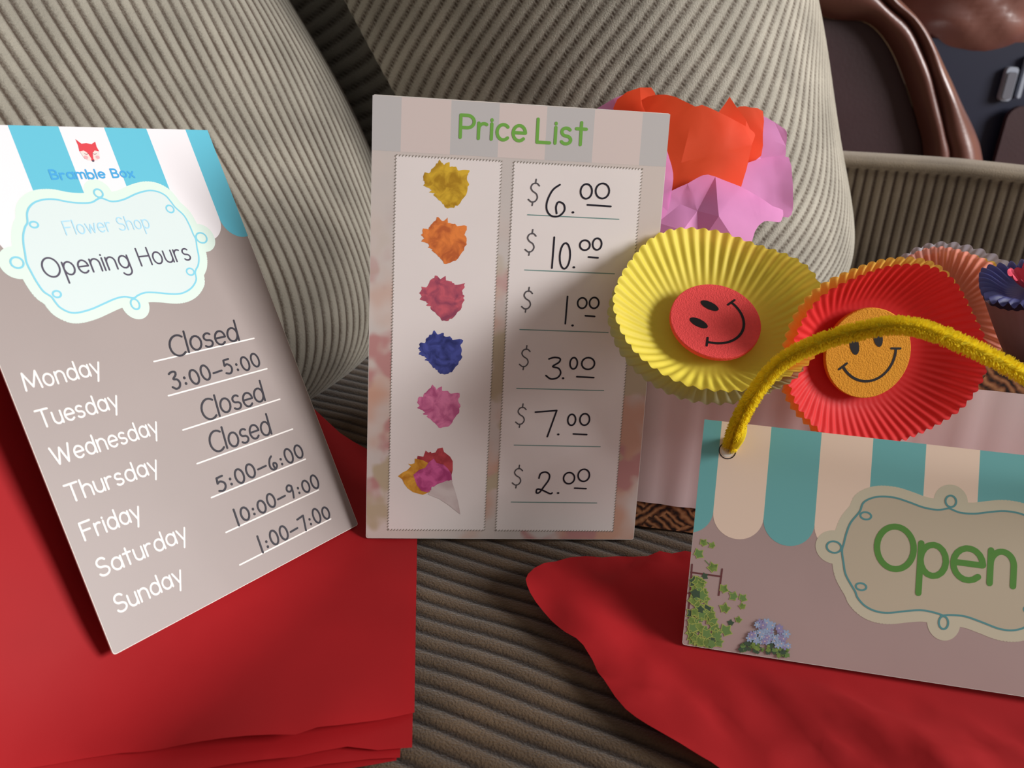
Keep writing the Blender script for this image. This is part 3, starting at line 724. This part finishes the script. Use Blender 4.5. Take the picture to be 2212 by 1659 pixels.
# printed ivy trellis and blue flowers in the corner
v = MB(.001)
for p in ([(1.4, 12.4), (.9, 35.4)], [(13.8, 23.6), (14.2, 35.2)], [(.8, 31.9), (14.2, 31.9)], [(.3, 22.6), (4.5, 22.4)], [(1.0, 12.9), (5, 12.6)]): v.stroke(p, .7, .12, 4)
for p in ([(6.4, 38), (8.8, 36)], [(5.6, 46.5), (9.0, 45.0)], [(17, 26.4), (25, 23)]): v.stroke(p, .35, .12, 3)
def ivy(x, y, r, a, m, rim=True):
    ang = [(90, 1.0), (55, .55), (20, .95), (-25, .6), (-60, .75), (-90, .45), (-120, .75), (-155, .6), (160, .95), (125, .55)]
    pts = lambda k: [(max(.15, x+r*k*q*math.cos(math.radians(t_+a))), max(.2, y+r*k*q*math.sin(math.radians(t_+a)))) for t_, q in ang]
    global ivz
    if rim: v.poly(pts(1.18), ivz, 2); ivz += .0012
    v.poly(pts(1.0), ivz, m); ivz += .0012
ivz = .13
rs = random.Random(8)
for x, y, r, m in ((4.9, 45.6, 2.0, 0), (8.9, 45.0, 1.7, 0), (3.2, 40.4, 2.6, 3), (10.2, 35.2, 2.6, 0), (6.9, 31.0, 1.9, 1), (15.6, 26.6, 2.3, 0), (20.3, 24.0, 2.3, 3), (24.2, 23.8, 2.1, 3), (24.4, 20.2, 1.7, 0), (16.9, 18.2, 2.6, 0), (23.2, 14.2, 1.7, 0), (20.0, 12.4, 1.8, 1), (18.2, 8.8, 3.0, 3)):
    ivy(x, y, r, rs.uniform(-60, 60), m, m != 1)
for k in range(84):
    q = rs.random(); y = 2.2+27*q**1.35; x = 2.4+rs.random()*(15.5-.42*y)
    ivy(x, y, rs.uniform(1.7, 2.9), rs.uniform(0, 360), rs.choice((0, 0, 3, 3, 1)), rs.random() < .75)
for k in range(110):
    x = 25+rs.random()*21; y = 1.2+rs.random()*10*(1-abs(x-36)/14); ivy(x, y, rs.uniform(.9, 1.6), rs.uniform(0, 360), rs.choice((1, 1, 0, 3)), False)
for k in range(46):
    a = rs.uniform(0, PI); q = rs.random()**.6; x = 36.2+9.2*q*math.cos(a); y = 6.0+10.2*q*math.sin(a)-.0*x
    mm = 5 if rs.random() < .55 else 6; rr = rs.uniform(1.2, 1.9)
    for j in range(6): v.disc(x+rr*.62*math.cos(j*PI/3+k), y+rr*.62*math.sin(j*PI/3+k), rr*.46, rr*.3, ivz, mm, 8, j*PI/3+k)
    ivz += .0012; v.disc(x, y, .32, .32, ivz, 7, 8); ivz += .0012
v.build('plant_picture', LEAF, osn)
# chenille handle, looped through both holes (card millimetres, z towards the viewer)
inv = om.inverted()
def loc_(p): return inv @ Vector(p)
hp = [(0.1025, 0.3505, 0.5245), (0.1012, 0.3442, 0.5300), (0.1012, 0.3400, 0.541), (0.1040, 0.337, 0.555), (0.1110, 0.3310, 0.575), (0.1235, 0.3250, 0.588), (0.1370, 0.3200, 0.596), (0.1510, 0.3150, 0.601), (0.1690, 0.3100, 0.598), (0.1970, 0.3050, 0.587), (0.2250, 0.303, 0.573), (0.2550, 0.304, 0.556), (0.2800, 0.310, 0.540), (0.2885, 0.314, 0.5265), (0.2890, 0.3205, 0.521)]
hp = [EYE+(Vector(p)-EYE)*.9924 for p in hp]
pth = [loc_(p) for p in smooth_path(hp, 10)]
hb = MB()
hb.tube(pth, .0019, 0, 8); hb.tube(pth, .0006, 1, 6)
rs = random.Random(3)
L_ = len(pth)
fv, ff = [], []
for i in range(20000):
    q = rs.random()*(L_-1.001); k = int(q); p = pth[k].lerp(pth[k+1], q-k); d = (pth[k+1]-pth[k]).normalized()
    a = d.cross(Vector((rs.gauss(0, 1), rs.gauss(0, 1), rs.gauss(0, 1)))).normalized(); sd = d.cross(a)
    r = .0040*rs.uniform(.74, 1.05); e = p + a*r + d*rs.uniform(-.0006, .0006)+sd*rs.uniform(-.0006, .0006); w_ = .00022
    b_ = len(fv); fv += [p+d*w_, p-d*w_, e-d*w_*.8, e+d*w_*.8]; ff.append((b_, b_+1, b_+2, b_+3))
hb.add(fv, ff, 0)
# bent-over end wound round the base of the handle
hb.tube([loc_(p) for p in smooth_path([(0.1012, .3385, .531), (0.1030, .3380, .536), (0.1036, .3400, .5405), (0.1012, .3430, .5405), (0.0995, .3400, .5395), (.1005, .3375, .5425)], 6)], .0019, 0, 8)
hb.build('handle', [M['chenille'], M['wire']], osn)['label'] = 'yellow chenille stem handle'

# ------------------------------------------------------------------ red tissue sheets
def fold(x, y, lift=0.0):
    """a point of the flat sheet (world x, y on the seat) carried up the cushion where it meets it"""
    s = x*U.x + y*U.y; t = x*W.x + y*W.y
    t0, r, amax = -.190, .075, math.radians(54)
    if t >= t0: P_, n_ = (t, 0.0), (0, 1)
    else:
        d = t0-t; a = min(d/r, amax); P_ = (t0-r*math.sin(a), r*(1-math.cos(a)))
        ex = d-r*amax
        if ex > 0: P_ = (P_[0]-ex*math.cos(amax), P_[1]+ex*math.sin(amax))
        n_ = (math.sin(a), math.cos(a))
    return st(s, P_[0]+n_[0]*lift, SEAT+P_[1]+n_[1]*lift)
def sheet(name, outline, fn, m, step=.006, label=None, cat=None, group=None, parent=None, rnd=5):
    r_ = random.Random(rnd); out = []
    for i, p in enumerate(outline):
        q = Vector(outline[(i+1) % len(outline)]); p = Vector(p); n_ = max(1, int((q-p).length/step))
        out += [p.lerp(q, k/n_) for k in range(n_)]
    N = len(out)
    xs = [p.x for p in out]; ys = [p.y for p in out]
    pts = list(out)
    def inside(x, y):
        c = False; j = N-1
        for i in range(N):
            if (out[i].y > y) != (out[j].y > y) and x < (out[j].x-out[i].x)*(y-out[i].y)/(out[j].y-out[i].y)+out[i].x: c = not c
            j = i
        return c
    ny = int((max(ys)-min(ys))/step)+1; nx = int((max(xs)-min(xs))/step)+1
    for j in range(ny):
        for i in range(nx):
            x = min(xs)+(i+.5*(j % 2)+r_.uniform(-.2, .2))*step; y = min(ys)+(j+r_.uniform(-.2, .2))*step
            if inside(x, y) and min((Vector((x, y))-o).length_squared for o in out) > (step*.45)**2: pts.append(Vector((x, y)))
    R = delaunay_2d_cdt(pts, [], [list(range(N))], 1, 1e-7)
    vs_ = [fn(p.x, p.y) for p in R[0]]
    fs_ = [f if area2(R[0], f) > 0 else f[::-1] for f in R[2]]
    o = mesh_obj(name, vs_, fs_, m, parent, None, True)
    return tag(o, label, cat, group)
def nz(x, y, s, seed=0.0): return noise.noise(Vector((x*s, y*s, seed)))
def crease(x, y, s, seed):
    """ridged folds"""
    return abs(noise.noise(Vector((x*s, y*s, seed)))) + .5*abs(noise.noise(Vector((x*s*2.1, y*s*2.1, seed+9))))
LAY = [ # front edge points (x, y) from right to left, lift, side points
  ([(-0.0314, 0.2486), (-0.0447, 0.2426), (-0.0589, 0.2369), (-0.0659, 0.2344), (-0.0728, 0.2296), (-0.1072, 0.2249), (-0.1354, 0.2207), (-0.1477, 0.2155), (-0.1614, 0.2073), (-0.1685, 0.2016), (-.34, .17)], .0032, (-.0445, .364), (-.053, .430)),
  ([(-0.0303, 0.2329), (-0.0429, 0.2308), (-0.0543, 0.2309), (-0.0638, 0.2271), (-0.0714, 0.2235), (-0.084, 0.2201), (-0.1039, 0.2148), (-0.1317, 0.2098), (-0.1653, 0.197), (-.34, .165)], .0024, (-.0450, .364), (-.0545, .431)),
  ([(-0.0343, 0.2289), (-0.0459, 0.2275), (-0.0614, 0.2238), (-0.0677, 0.2216), (-0.0922, 0.2139), (-0.1299, 0.2057), (-0.1635, 0.1942), (-.34, .162)], .0016, (-.0460, .364), (-.0555, .430)),
  ([(-0.0356, 0.2285), (-0.0448, 0.2258), (-0.0641, 0.2205), (-0.0995, 0.2108), (-0.1618, 0.1915), (-.34, .16)], .0008, (-.0475, .364), (-.0565, .429))]
LL = ['topmost red tissue sheet of the stack under the opening hours card', 'second red tissue sheet from the top of the stack under the opening hours card',
      'third red tissue sheet from the top of the stack under the hours card', 'bottom red tissue sheet of the stack under the hours card']
for i, (fr, lift, e1, e2) in enumerate(LAY):
    ol = [e1] + fr + [(-.34, .42), (-.20, .426), (-.132, .4275), (-.106, .4268), (-.086, .4287), e2]
    x0 = min(p[0] for p in fr)
    def fn(x, y, i=i, lift=lift, fr=fr):
        # distance to this sheet's front edge: the free edge lifts and ripples
        yy = np.interp(-x, [-p[0] for p in fr], [p[1] for p in fr]); d = max(0, y-yy)
        edge = math.exp(-d/.022); side = math.exp(-max(0, -.032-x)/.03)
        w_ = (3-i)*.0011*edge*(1.2+math.sin(x*55+i*.4)) + 0.0004*(3-i)*.5*side*(1-edge)
        return fold(x, y, lift + w_ + .0005*(1+nz(x, y, 24, 2))*(i == 0)*min(1, abs(y-.36)/.1))
    sheet('tissue_paper_sheet', ol, fn, M['tissue_red'], .007, LL[i], 'tissue paper', 'red tissue sheets under the opening hours card')
RS = [(.0123, .3308), (.0258, .3409), (.0492, .3511), (.0729, .3562), (.0922, .3607), (.20, .3600), (.300, .3420), (.3177, .3150), (.27, .24), (.215, .2000), (.1525, .1920), (.1025, .2062), (.0842, .2264), (.0751, .2330), (.0594, .2463), (.0481, .2598), (.0365, .2869), (.0290, .2955), (.0229, .3036), (.0135, .3189)]
RSs = [tuple(p) for p in smooth_path(RS, 3, True)]
def dist_edge(x, y):
    return min(((x-a)**2+(y-b_)**2) for a, b_ in RSs)**.5
def fr_(x, y):
    d = dist_edge(x, y)
    s_ = (x-.082)/.108; ycard = .2982-.167*(x-.0817)
    near = math.exp(-((y-ycard)/.022)**2) if x > .07 else math.exp(-((y-ycard)**2+(x-.07)**2)/.022**2)
    z = .0045*math.exp(-d/.02) + .0030
    z += .0040*crease(x*1.0+y*.6, y*.55-x*.3, 26, 3.3)
    z += .0022*(1-abs(nz(x+.4*y, y*.6-x*.2, 17, 21.5)))**9 + .0016*(1-abs(nz(x*.5-y*.3, y+.5*x, 31, 4.5)))**11
    u_ = x*.62+y*.78; z += .0030*math.sin(u_*70+2*nz(x, y, 12, 5))
    z = max(.0006, z*(1-.97*near))
    return Vector((x, y, SEAT+z))
sheet('tissue_paper_sheet', RSs, fr_, M['tissue_red'], .005, 'creased red tissue sheet spread under the Open sign', 'tissue paper')

# ------------------------------------------------------------------ basket-print box with a paper band
E_ = Vector((.99, -.14, 0)).normalized(); Nn = Vector((-.14, -.99, 0)).normalized()
Zl = (Vector((0, 0, 1)) - Nn*.136).normalized()
bx0 = Vector((.0700, .3905, SEAT+.0012)) - E_*.004
bm_ = frame(bx0, E_, -Nn)          # x along the front, y to the back, z up
gb = thing('basket_print_box', 'open box printed like a wicker basket with a lilac paper band, holding the paper flowers', 'box', bm_)
BW, BD, BH, TH, RK = .30, .094, .110, .0018, .136
def wall_strip(mb, x0, x1, y0, y1, z0, z1, m=0):
    mb.box((x0, y0, z0), (x1, y1, z1), m)
def rake(mb):
    mb.v = [(x, y+RK*z, z) for x, y, z in mb.v]; return mb
q = MB()
wall_strip(q, 0, BW, 0, TH, 0, BH); wall_strip(q, 0, BW, BD-TH, BD, 0, BH); wall_strip(q, 0, TH, TH, BD-TH, 0, BH); wall_strip(q, BW-TH, BW, TH, BD-TH, 0, BH); wall_strip(q, TH, BW-TH, TH, BD-TH, 0, TH)
rake(q).build('box_walls', M['wicker'], gb)
q = MB()
n_ = 90; z0, z1 = .0148, .0955
for k in range(n_+1):
    x = -.0006+(BW+.0012)*k/n_; bul = -.0007-.0011*abs(nz(x, 0, 60, 4))
    for z in (z0, z1): q.v.append((x, bul, z))
q.f += [(2*k, 2*k+2, 2*k+3, 2*k+1) for k in range(n_)]; q.m += [0]*n_
bb = len(q.v)
q.v += [(-.0006, BD, z0), (-.0006, BD, z1), (BW+.0006, BD, z0), (BW+.0006, BD, z1)]
q.f += [(bb, 0, 1, bb+1), (2*n_, bb+2, bb+3, 2*n_+1)]; q.m += [0, 0]
rake(q).build('paper_band', M['band'], gb, True)

# ------------------------------------------------------------------ cupcake-liner flowers
def liner(name, parent, rb, rr, depth, pleats, m, off=0.0, sx=1.0, sy=1.0, seed=1, amp=.0013, zig=.0018, label=None, lop=(0, 0), wob=.002, curl=0.0):
    """pleated paper cup opened out: flat base of radius rb, wavy rim of radius rr; +z is the open side"""
    na = pleats*8; nr = 14
    rows = []
    for j in range(nr+1):
        q = j/nr
        if q < .25: r, z, k = rb*q/.25, 0.0, 0.0
        else:
            t_ = (q-.25)/.75; r = rb+(rr-rb)*t_; z = depth*(t_**1.25) - curl*t_**3; k = min(1, t_*1.6)
        row = []
        for i in range(na):
            a = 2*PI*i/na
            w_ = math.sin(a*pleats)
            t2 = max(0, (q-.25)/.75)
            rad = r + (zig*(abs(math.sin(a*pleats/2))-.5)*(1 if j == nr else 0) + wob*1.6*noise.noise(Vector((math.cos(a)*1.3, math.sin(a)*1.3, seed))))*t2
            zz = z + k*amp*w_ + wob*2.2*noise.noise(Vector((math.cos(a)*1.1+5, math.sin(a)*1.1, seed)))*t2
            row.append((rad*math.cos(a)*sx + lop[0]*t2, rad*math.sin(a)*sy + lop[1]*t2, zz+off))
        rows.append(row)
    vs_ = [p for r_ in rows for p in r_]
    fs_ = [(j*na+i, j*na+(i+1) % na, (j+1)*na+(i+1) % na, (j+1)*na+i) for j in range(nr) for i in range(na)]
    o = mesh_obj(name, vs_, fs_, m, parent, None, True)
    if label: o['label'] = label
    return o
def sticker(parent, r, th, z, m, rot, cx=0.0, cy=0.0):
    """round foam disc with a printed smiling face"""
    n_ = 56; v_ = []; prof = [(0, z), (r*.97, z), (r, z+th*.15), (r, z+th*.85), (r*.985, z+th), (0, z+th)]
    ob = MB()
    for (rr, zz) in prof[1:-1]: ob.v += [(cx+rr*math.cos(2*PI*i/n_), cy+rr*math.sin(2*PI*i/n_), zz) for i in range(n_)]
    ob.f += [tuple(range(n_))[::-1]] + [(k*n_+i, k*n_+(i+1) % n_, (k+1)*n_+(i+1) % n_, (k+1)*n_+i) for k in range(3) for i in range(n_)] + [tuple(3*n_+i for i in range(n_))]
    ob.m += [0]*len(ob.f)
    d = ob.build('smiley_sticker', m, parent)
    f = MB(r); zt = (z+th)/r + .006; c, s = math.cos(rot), math.sin(rot)
    X = lambda x, y: (x*c-y*s+cx/r, x*s+y*c+cy/r)
    for sgn in (-1, 1):
        f.disc(*X(sgn*.28, .28), .105, .215, zt, 0, 24, rot)
    f.stroke([X(*p) for p in arc(0, .12, .66, .74, 197, 343, 26)], .058, zt)
    for sgn in (-1, 1): f.stroke([X(sgn*.631+q, -.09+q*sgn*-.35) for q in (-.1, 0, .1)], .05, zt)
    f.build('smiling_face', M['print_black'], d)
    return d
def flower_frame(p, tilt_up, tilt_right, spin=0.0):
    v = (EYE-Vector(p)).normalized()
    n_ = (v + c_up*math.tan(tilt_up) + c_right*math.tan(tilt_right)).normalized()
    x = (c_right - n_*c_right.dot(n_)).normalized()
    y = n_.cross(x); c, s = math.cos(spin), math.sin(spin)
    return frame(p, x*c+y*s, y*c-x*s)
def stem(parent, mw, tip, over=None):
    """wire stem from the back of the flower down into the box (over: where it bends across the front rim)"""
    i = mw.inverted(); a = Vector((0, 0, -.0035)); pts = [a]
    if over is not None: pts.append(i @ Vector(over))
    pts.append(i @ Vector(tip))
    MB().tube(pts, .0014, 0, 8).build('stem', M['paper_stem'], parent, True)
def inbox(x, y, z=.006): return bm_ @ Vector((x, y+RK*z, z))

mw = flower_frame((.0936, .3800, .5702), math.radians(33), math.radians(15))
fl = thing('paper_flower', 'yellow cupcake-liner flower with a coral smiley centre', 'paper flower', mw, 'cupcake liner flowers in the box')
liner('petals', fl, .0242, .0479, .0125, 52, M['liner_yellow'], 0, 1.03, .96, 2, lop=(.0012, .0050), amp=.0006, zig=.0012, label='yellow pleated liner')
liner('petals', fl, .0242, .0478, .0100, 52, M['liner_wax'], -.0024, 1.01, .96, 2, lop=(-.002, .0012), amp=.0008, zig=.0012, label='grey green waxed liner behind')
MB().disc(0, 0, .010, .010, .0004).build('glue_pad', M['foam_orange'], fl)
sticker(fl, .0212, .0026, .0052, M['foam_coral'], math.radians(58), -.0005, .0005)
stem(fl, mw, inbox(.030, .012), inbox(.027, .004, BH+.0025))

mw = flower_frame((.1630, .3712, .5660), math.radians(-9), math.radians(27))
fl = thing('paper_flower', 'red cupcake-liner flower with an orange smiley centre', 'paper flower', mw, 'cupcake liner flowers in the box')
liner('petals', fl, .024, .0425, .0125, 62, M['liner_red'], 0, 1.10, .99, 4, lop=(.0046, -.0005), amp=.00045, zig=.0014, label='red pleated liner')
liner('petals', fl, .024, .0438, .0112, 62, M['liner_gold'], -.0018, 1.10, 1.0, 4, lop=(.0032, .0006), amp=.0007, zig=.0014, label='golden yellow liner behind')
sticker(fl, .0210, .0026, .0030, M['foam_orange'], math.radians(17), -.001, .001)
stem(fl, mw, inbox(.100, .012), inbox(.097, .004, BH+.0025))

mw = flower_frame((.2360, .453, .5595), math.radians(14), math.radians(8))
fl = thing('paper_flower', 'peach cupcake-liner flower partly behind the red smiley flower', 'paper flower', mw, 'cupcake liner flowers in the box')
liner('petals', fl, .016, .0365, .008, 48, M['liner_peach'], 0, .92, 1.0, 12, amp=.0006, zig=.001, label='peach pleated liner')
liner('petals', fl, .016, .0365, .007, 48, M['liner_gold'], -.0020, .95, .98, 12, lop=(.0045, -.001), amp=.0006, zig=.001, label='golden yellow liner behind')
liner('petals', fl, .016, .0385, .006, 34, M['liner_lilac'], -.0045, 1.0, 1.0, 12, lop=(.003, .0025), amp=.0008, label='lilac grey liner at the back')
stem(fl, mw, inbox(.155, .06))

mw = flower_frame((.2535, .407, .5904), math.radians(58), math.radians(-5))
fl = thing('paper_flower', 'blue and mauve cup-shaped paper flower with a pink centre beside the peach flower', 'paper flower', mw, 'cupcake liner flowers in the box')
liner('petals', fl, .011, .0235, .009, 30, M['liner_blue'], 0, 1, 1, 21, amp=.0016, curl=.004, label='blue curled liner')
liner('cup', fl, .014, .0215, .036, 30, M['liner_mauve'], -.036, 1, 1, 25, amp=.0003, zig=.0004, wob=.002, label='mauve brown outer cup')
liner('petals', fl, .004, .0085, .009, 14, M['foam_pink'], .002, 1, 1, 29, amp=.0010, label='pink folded centre')
stem(fl, mw, inbox(.185, .03))

# ------------------------------------------------------------------ tissue paper flower
tf_o = Vector((.099, .470, .630))
tv = Vector((.16, -.92, .36)).normalized()
tm = frame(tf_o, c_right - tv*c_right.dot(tv), c_up)
tfl = thing('tissue_flower', 'pink and orange tissue paper flower rising behind the price list card', 'paper flower', tm)
K = 1/3.858*.000262
def petal(pts, depth, cup, m, seed, amp=.0022, label=None, lean=0.0, step=.011, stretch=1.0):
    """one crumpled tissue petal: outline in the flower's own plane, faceted by sharp folds"""
    o = [((x-850)*K*1.10, (730-y)*K) for x, y in pts]
    o = [p.to_tuple() for p in smooth_path(o, 2, True)]
    cx = sum(p[0] for p in o)/len(o); cy = sum(p[1] for p in o)/len(o)
    rx = max(p[0] for p in o)-min(p[0] for p in o); rr_ = random.Random(int(seed*31))
    def fn(x, y):
        ed_ = min((x-q.x)**2+(y-q.y)**2 for q in B)**.5
        z = depth - cup*(((x-cx)/(rx*.5))**2) + lean*(y-cy) + amp*rr_.uniform(.4, 1)*rr_.choice((-1, 1))*min(1, ed_/.006)
        return Vector((x, y, z))
    B = [Vector(p) for p in o]; N = len(B); P_ = list(B)
    def inside(x, y):
        c = False; j = N-1
        for i in range(N):
            if (B[i].y > y) != (B[j].y > y) and x < (B[j].x-B[i].x)*(y-B[i].y)/(B[j].y-B[i].y)+B[i].x: c = not c
            j = i
        return c
    x0, x1, y0, y1 = min(p.x for p in B), max(p.x for p in B), min(p.y for p in B), max(p.y for p in B)
    for k in range(int((x1-x0)*(y1-y0)/step**2*1.5)+2):
        x, y = rr_.uniform(x0, x1), rr_.uniform(y0, y1)
        if inside(x, y) and min(((x-q.x)**2+((y-q.y)/stretch)**2) for q in P_) > (step*.5)**2: P_.append(Vector((x, y)))
    R = delaunay_2d_cdt(P_, [], [list(range(N))], 1, 1e-7)
    vs_ = [fn(p.x, p.y) for p in R[0]]; fs_ = [f if area2(R[0], f) > 0 else f[::-1] for f in R[2]]
    # break each facet once more so folds stay crisp but the paper keeps a slight curve
    bm = bmesh.new(); bv = [bm.verts.new(v) for v in vs_]
    for f in fs_: bm.faces.new([bv[i] for i in f])
    bmesh.ops.subdivide_edges(bm, edges=bm.edges[:], cuts=2, use_grid_fill=True)
    for v in bm.verts: v.co.z += .0004*nz(v.co.x, v.co.y, 130, seed)
    me = bpy.data.meshes.new('petal'); bm.to_mesh(me); bm.free()
    me.materials.append(m); q = bpy.data.objects.new('petal', me); COL.objects.link(q); q.parent = tfl
    me.polygons.foreach_set('use_smooth', np.ones(len(me.polygons), dtype=bool)); me.set_sharp_from_angle(angle=math.radians(14))
    if label: q['label'] = label
    return q
OR, PK = 'orange tissue petal', 'pink tissue petal'
petal([(100,240),(140,190),(310,95),(430,120),(420,300),(320,420),(180,380)], -.016, .003, M['tissue_pink'], 1.3, .0006, PK, -.1, .02)
petal([(200,240),(300,110),(480,70),(520,180),(560,330),(500,480),(330,430)], -.008, .003, M['tissue_orange'], 2.1, .0005, OR, -.12, .02)
petal([(1365,205),(1440,230),(1540,310),(1575,360),(1560,480),(1520,620),(1270,680),(1150,640),(1180,420),(1280,260)], -.018, -.003, M['tissue_pink'], 3.7, .0018, PK, -.15, .015)
petal([(1060,260),(1180,180),(1260,185),(1368,205),(1355,400),(1325,590),(1160,700),(1000,740),(960,500)], -.0105, .002, M['tissue_orange'], 4.4, .0008, OR, -.12, .018, 2)
petal([(930,330),(1020,200),(1052,148),(1062,150),(1110,230),(1180,330),(1225,465),(1150,560),(1000,600),(880,460)], -.004, .002, M['tissue_orange'], 5.2, .0006, OR, -.10, .02, 2)
petal([(370,215),(480,180),(600,200),(740,280),(790,265),(930,320),(1090,385),(1190,430),(1222,465),(1190,540),(1150,680),(1100,830),(1030,960),(800,1050),(640,1040),(510,985),(480,860),(430,600),(400,330)], .006, .006, M['tissue_orange'], 6.6, .0019, OR, -.08, .014, 2.8)
petal([(1120,700),(1270,640),(1400,610),(1505,620),(1522,780),(1515,960),(1508,1060),(1470,1120),(1360,1100),(1260,1090),(1120,1060),(950,1040),(900,900),(960,760)], -.003, -.002, M['tissue_pink'], 7.9, .0013, PK, -.12, .014)
petal([(470,640),(510,720),(540,830),(535,910),(520,1000),(500,1100),(440,1250),(400,1380),(330,1400),(300,1100),(360,800)], .012, .002, M['tissue_pink'], 8.3, .0014, PK, 0, .013)
petal([(440,1050),(520,970),(640,910),(720,860),(790,838),(900,880),(1030,935),(1150,1000),(1260,1075),(1345,1100),(1325,1180),(1290,1205),(1200,1200),(1150,1220),(1090,1290),(1000,1500),(850,1700),(640,1690),(480,1560),(400,1400)], .018, .005, M['tissue_pink'], 9.5, .0042, PK, -.25, .0135)
inv_t = tm.inverted()
MB().tube([(-.005, -.050, .004), (-.003, -.070, -.006), inv_t @ inbox(.045, .055, .05), inv_t @ inbox(.045, .055, .005)], .0022, 0, 8).build('stem', M['paper_stem'], tfl, True)

# ------------------------------------------------------------------ leather recliner beyond the sofa
rc = thing('recliner', 'brown leather recliner chair behind the sofa armrest', 'armchair', Matrix.Translation((.85, 2.0, 0)))
def rpart(o):
    o.parent = rc; o.matrix_parent_inverse = Matrix.Translation((-.85, -2.0, 0)); return o
outer = [(.10, .93), (.30, .98), (.46, .95), (.58, .875), (.679, .753), (.712, .722), (.768, .676), (.832, .604), (.887, .537), (.929, .485), (.954, .445), (.985, .36), (1.0, .22), (1.0, .06)]
seam1 = [(.10, .86), (.30, .90), (.46, .87), (.56, .81), (.664, .72), (.722, .682), (.767, .626), (.807, .559), (.846, .481), (.866, .441), (.89, .34), (.90, .22), (.90, .06)]
seam2 = [(.10, .64), (.30, .70), (.45, .715), (.579, .683), (.652, .679), (.705, .64), (.753, .574), (.793, .505), (.824, .438), (.84, .33), (.845, .22), (.845, .06)]
def rs_path(p, n_):
    q = [Vector(v) for v in smooth_path(p, 8)]; L = [0]
    for a, b_ in zip(q, q[1:]): L.append(L[-1]+(b_-a).length)
    t_ = np.linspace(0, L[-1], n_)
    return np.stack([np.interp(t_, L, [v.x for v in q]), np.interp(t_, L, [v.y for v in q])], 1)
n_ = 90
o_, s1_, s2_ = rs_path(outer, n_), rs_path(seam1, n_), rs_path(seam2, n_)
def puff(a, b_, y0, y1, bul, k=14, seed=0):
    P = np.zeros((k+1, n_, 3))
    for j in range(k+1):
        q = j/k; xy = a*(1-q)+b_*q
        P[j, :, 0] = xy[:, 0]; P[j, :, 2] = xy[:, 1]
        w_ = np.array([1+.10*noise.noise(Vector((i*.22, q*1.5, seed))) for i in range(n_)])
        P[j, :, 1] = y0+(y1-y0)*q - bul*math.sin(PI*q)**.6*w_
    return P
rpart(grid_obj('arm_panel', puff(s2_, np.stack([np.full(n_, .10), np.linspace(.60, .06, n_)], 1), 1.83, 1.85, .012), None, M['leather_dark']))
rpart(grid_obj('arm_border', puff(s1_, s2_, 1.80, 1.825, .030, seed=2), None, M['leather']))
# outer roll wraps round to the side of the arm
ro = puff(o_, s1_, 1.86, 1.80, .050, 20, 5)
side = np.repeat(o_[None], 8, 0); SP = np.zeros((8, n_, 3)); SP[:, :, 0] = side[:, :, 0]; SP[:, :, 2] = side[:, :, 1]
for j in range(8): SP[j, :, 1] = 2.55-(2.55-1.86)*j/7
rpart(grid_obj('arm_roll', np.concatenate([SP, ro[1:]], 0), None, M['leather']))
# puffed second back section with puckered folds
def blob(cx, cy, cz, rx, ry, rz, p, wr, m, name):
    a = np.linspace(0, 2*PI, 97)[:-1]; b_ = np.linspace(-PI/2+.02, PI/2-.02, 60)
    sg = lambda v, e: np.sign(v)*np.abs(v)**e
    X = sg(np.cos(b_), 2/p)[:, None]*sg(np.cos(a), 2/p)[None]; Y = sg(np.cos(b_), 2/p)[:, None]*sg(np.sin(a), 2/p)[None]; Z = np.repeat(sg(np.sin(b_), 2/p)[:, None], 96, 1)
    r = 1+wr*np.sin(Z*17+X*6+np.sin(X*5)*1.5)*np.clip(1-np.abs(Z), 0, 1)
    P = np.stack([cx+rx*X*r, cy+ry*Y*r, cz+rz*Z], -1)
    return rpart(grid_obj(name, P, None, m, wrap=True))
blob(.985, 2.32, .770, .172, .30, .20, 3.0, .022, M['leather'], 'back_cushion')
side_p = MB(); side_p.box((.88, 2.06, .06), (1.40, 2.52, .65)); rpart(side_p.build('side_panel', M['navy']))
lp = MB()
def rrect(mb, x0, x1, z0, z1, y0, y1, r, m):
    pts = []
    for cx, cz, a in ((x1-r, z1-r, 0), (x0+r, z1-r, 90), (x0+r, z0+r, 180), (x1-r, z0+r, 270)): pts += arc(cx, cz, r, r, a, a+90, 5)
    k = len(pts)
    mb.add([(x, y0, z) for x, z in pts]+[(x, y1, z) for x, z in pts], [tuple(range(k))[::-1], tuple(range(k, 2*k))] + [(i, (i+1) % k, (i+1) % k+k, i+k) for i in range(k)], m)
rrect(lp, 1.063, 1.089, .528, .600, 2.044, 2.058, .008, 0)
q = lp.build('latch', M['latch_rim']); rpart(q)
lq = MB(); rrect(lq, 1.066, 1.086, .532, .590, 2.040, 2.0435, .006, 0); rpart(lq.build('latch_face', M['latch']))
lb = MB(); rrect(lb, 1.101, 1.109, .535, .625, 2.044, 2.058, .004, 0); rrect(lb, 1.109, 1.22, .578, .625, 2.044, 2.058, .006, 0); rpart(lb.build('lever_bracket', M['latch_rim']))
lo = MB(); rrect(lo, 1.085, 1.36, .10, .520, 2.030, 2.044, .03, 0); rpart(lo.build('lower_panel', M['leather_dark']))
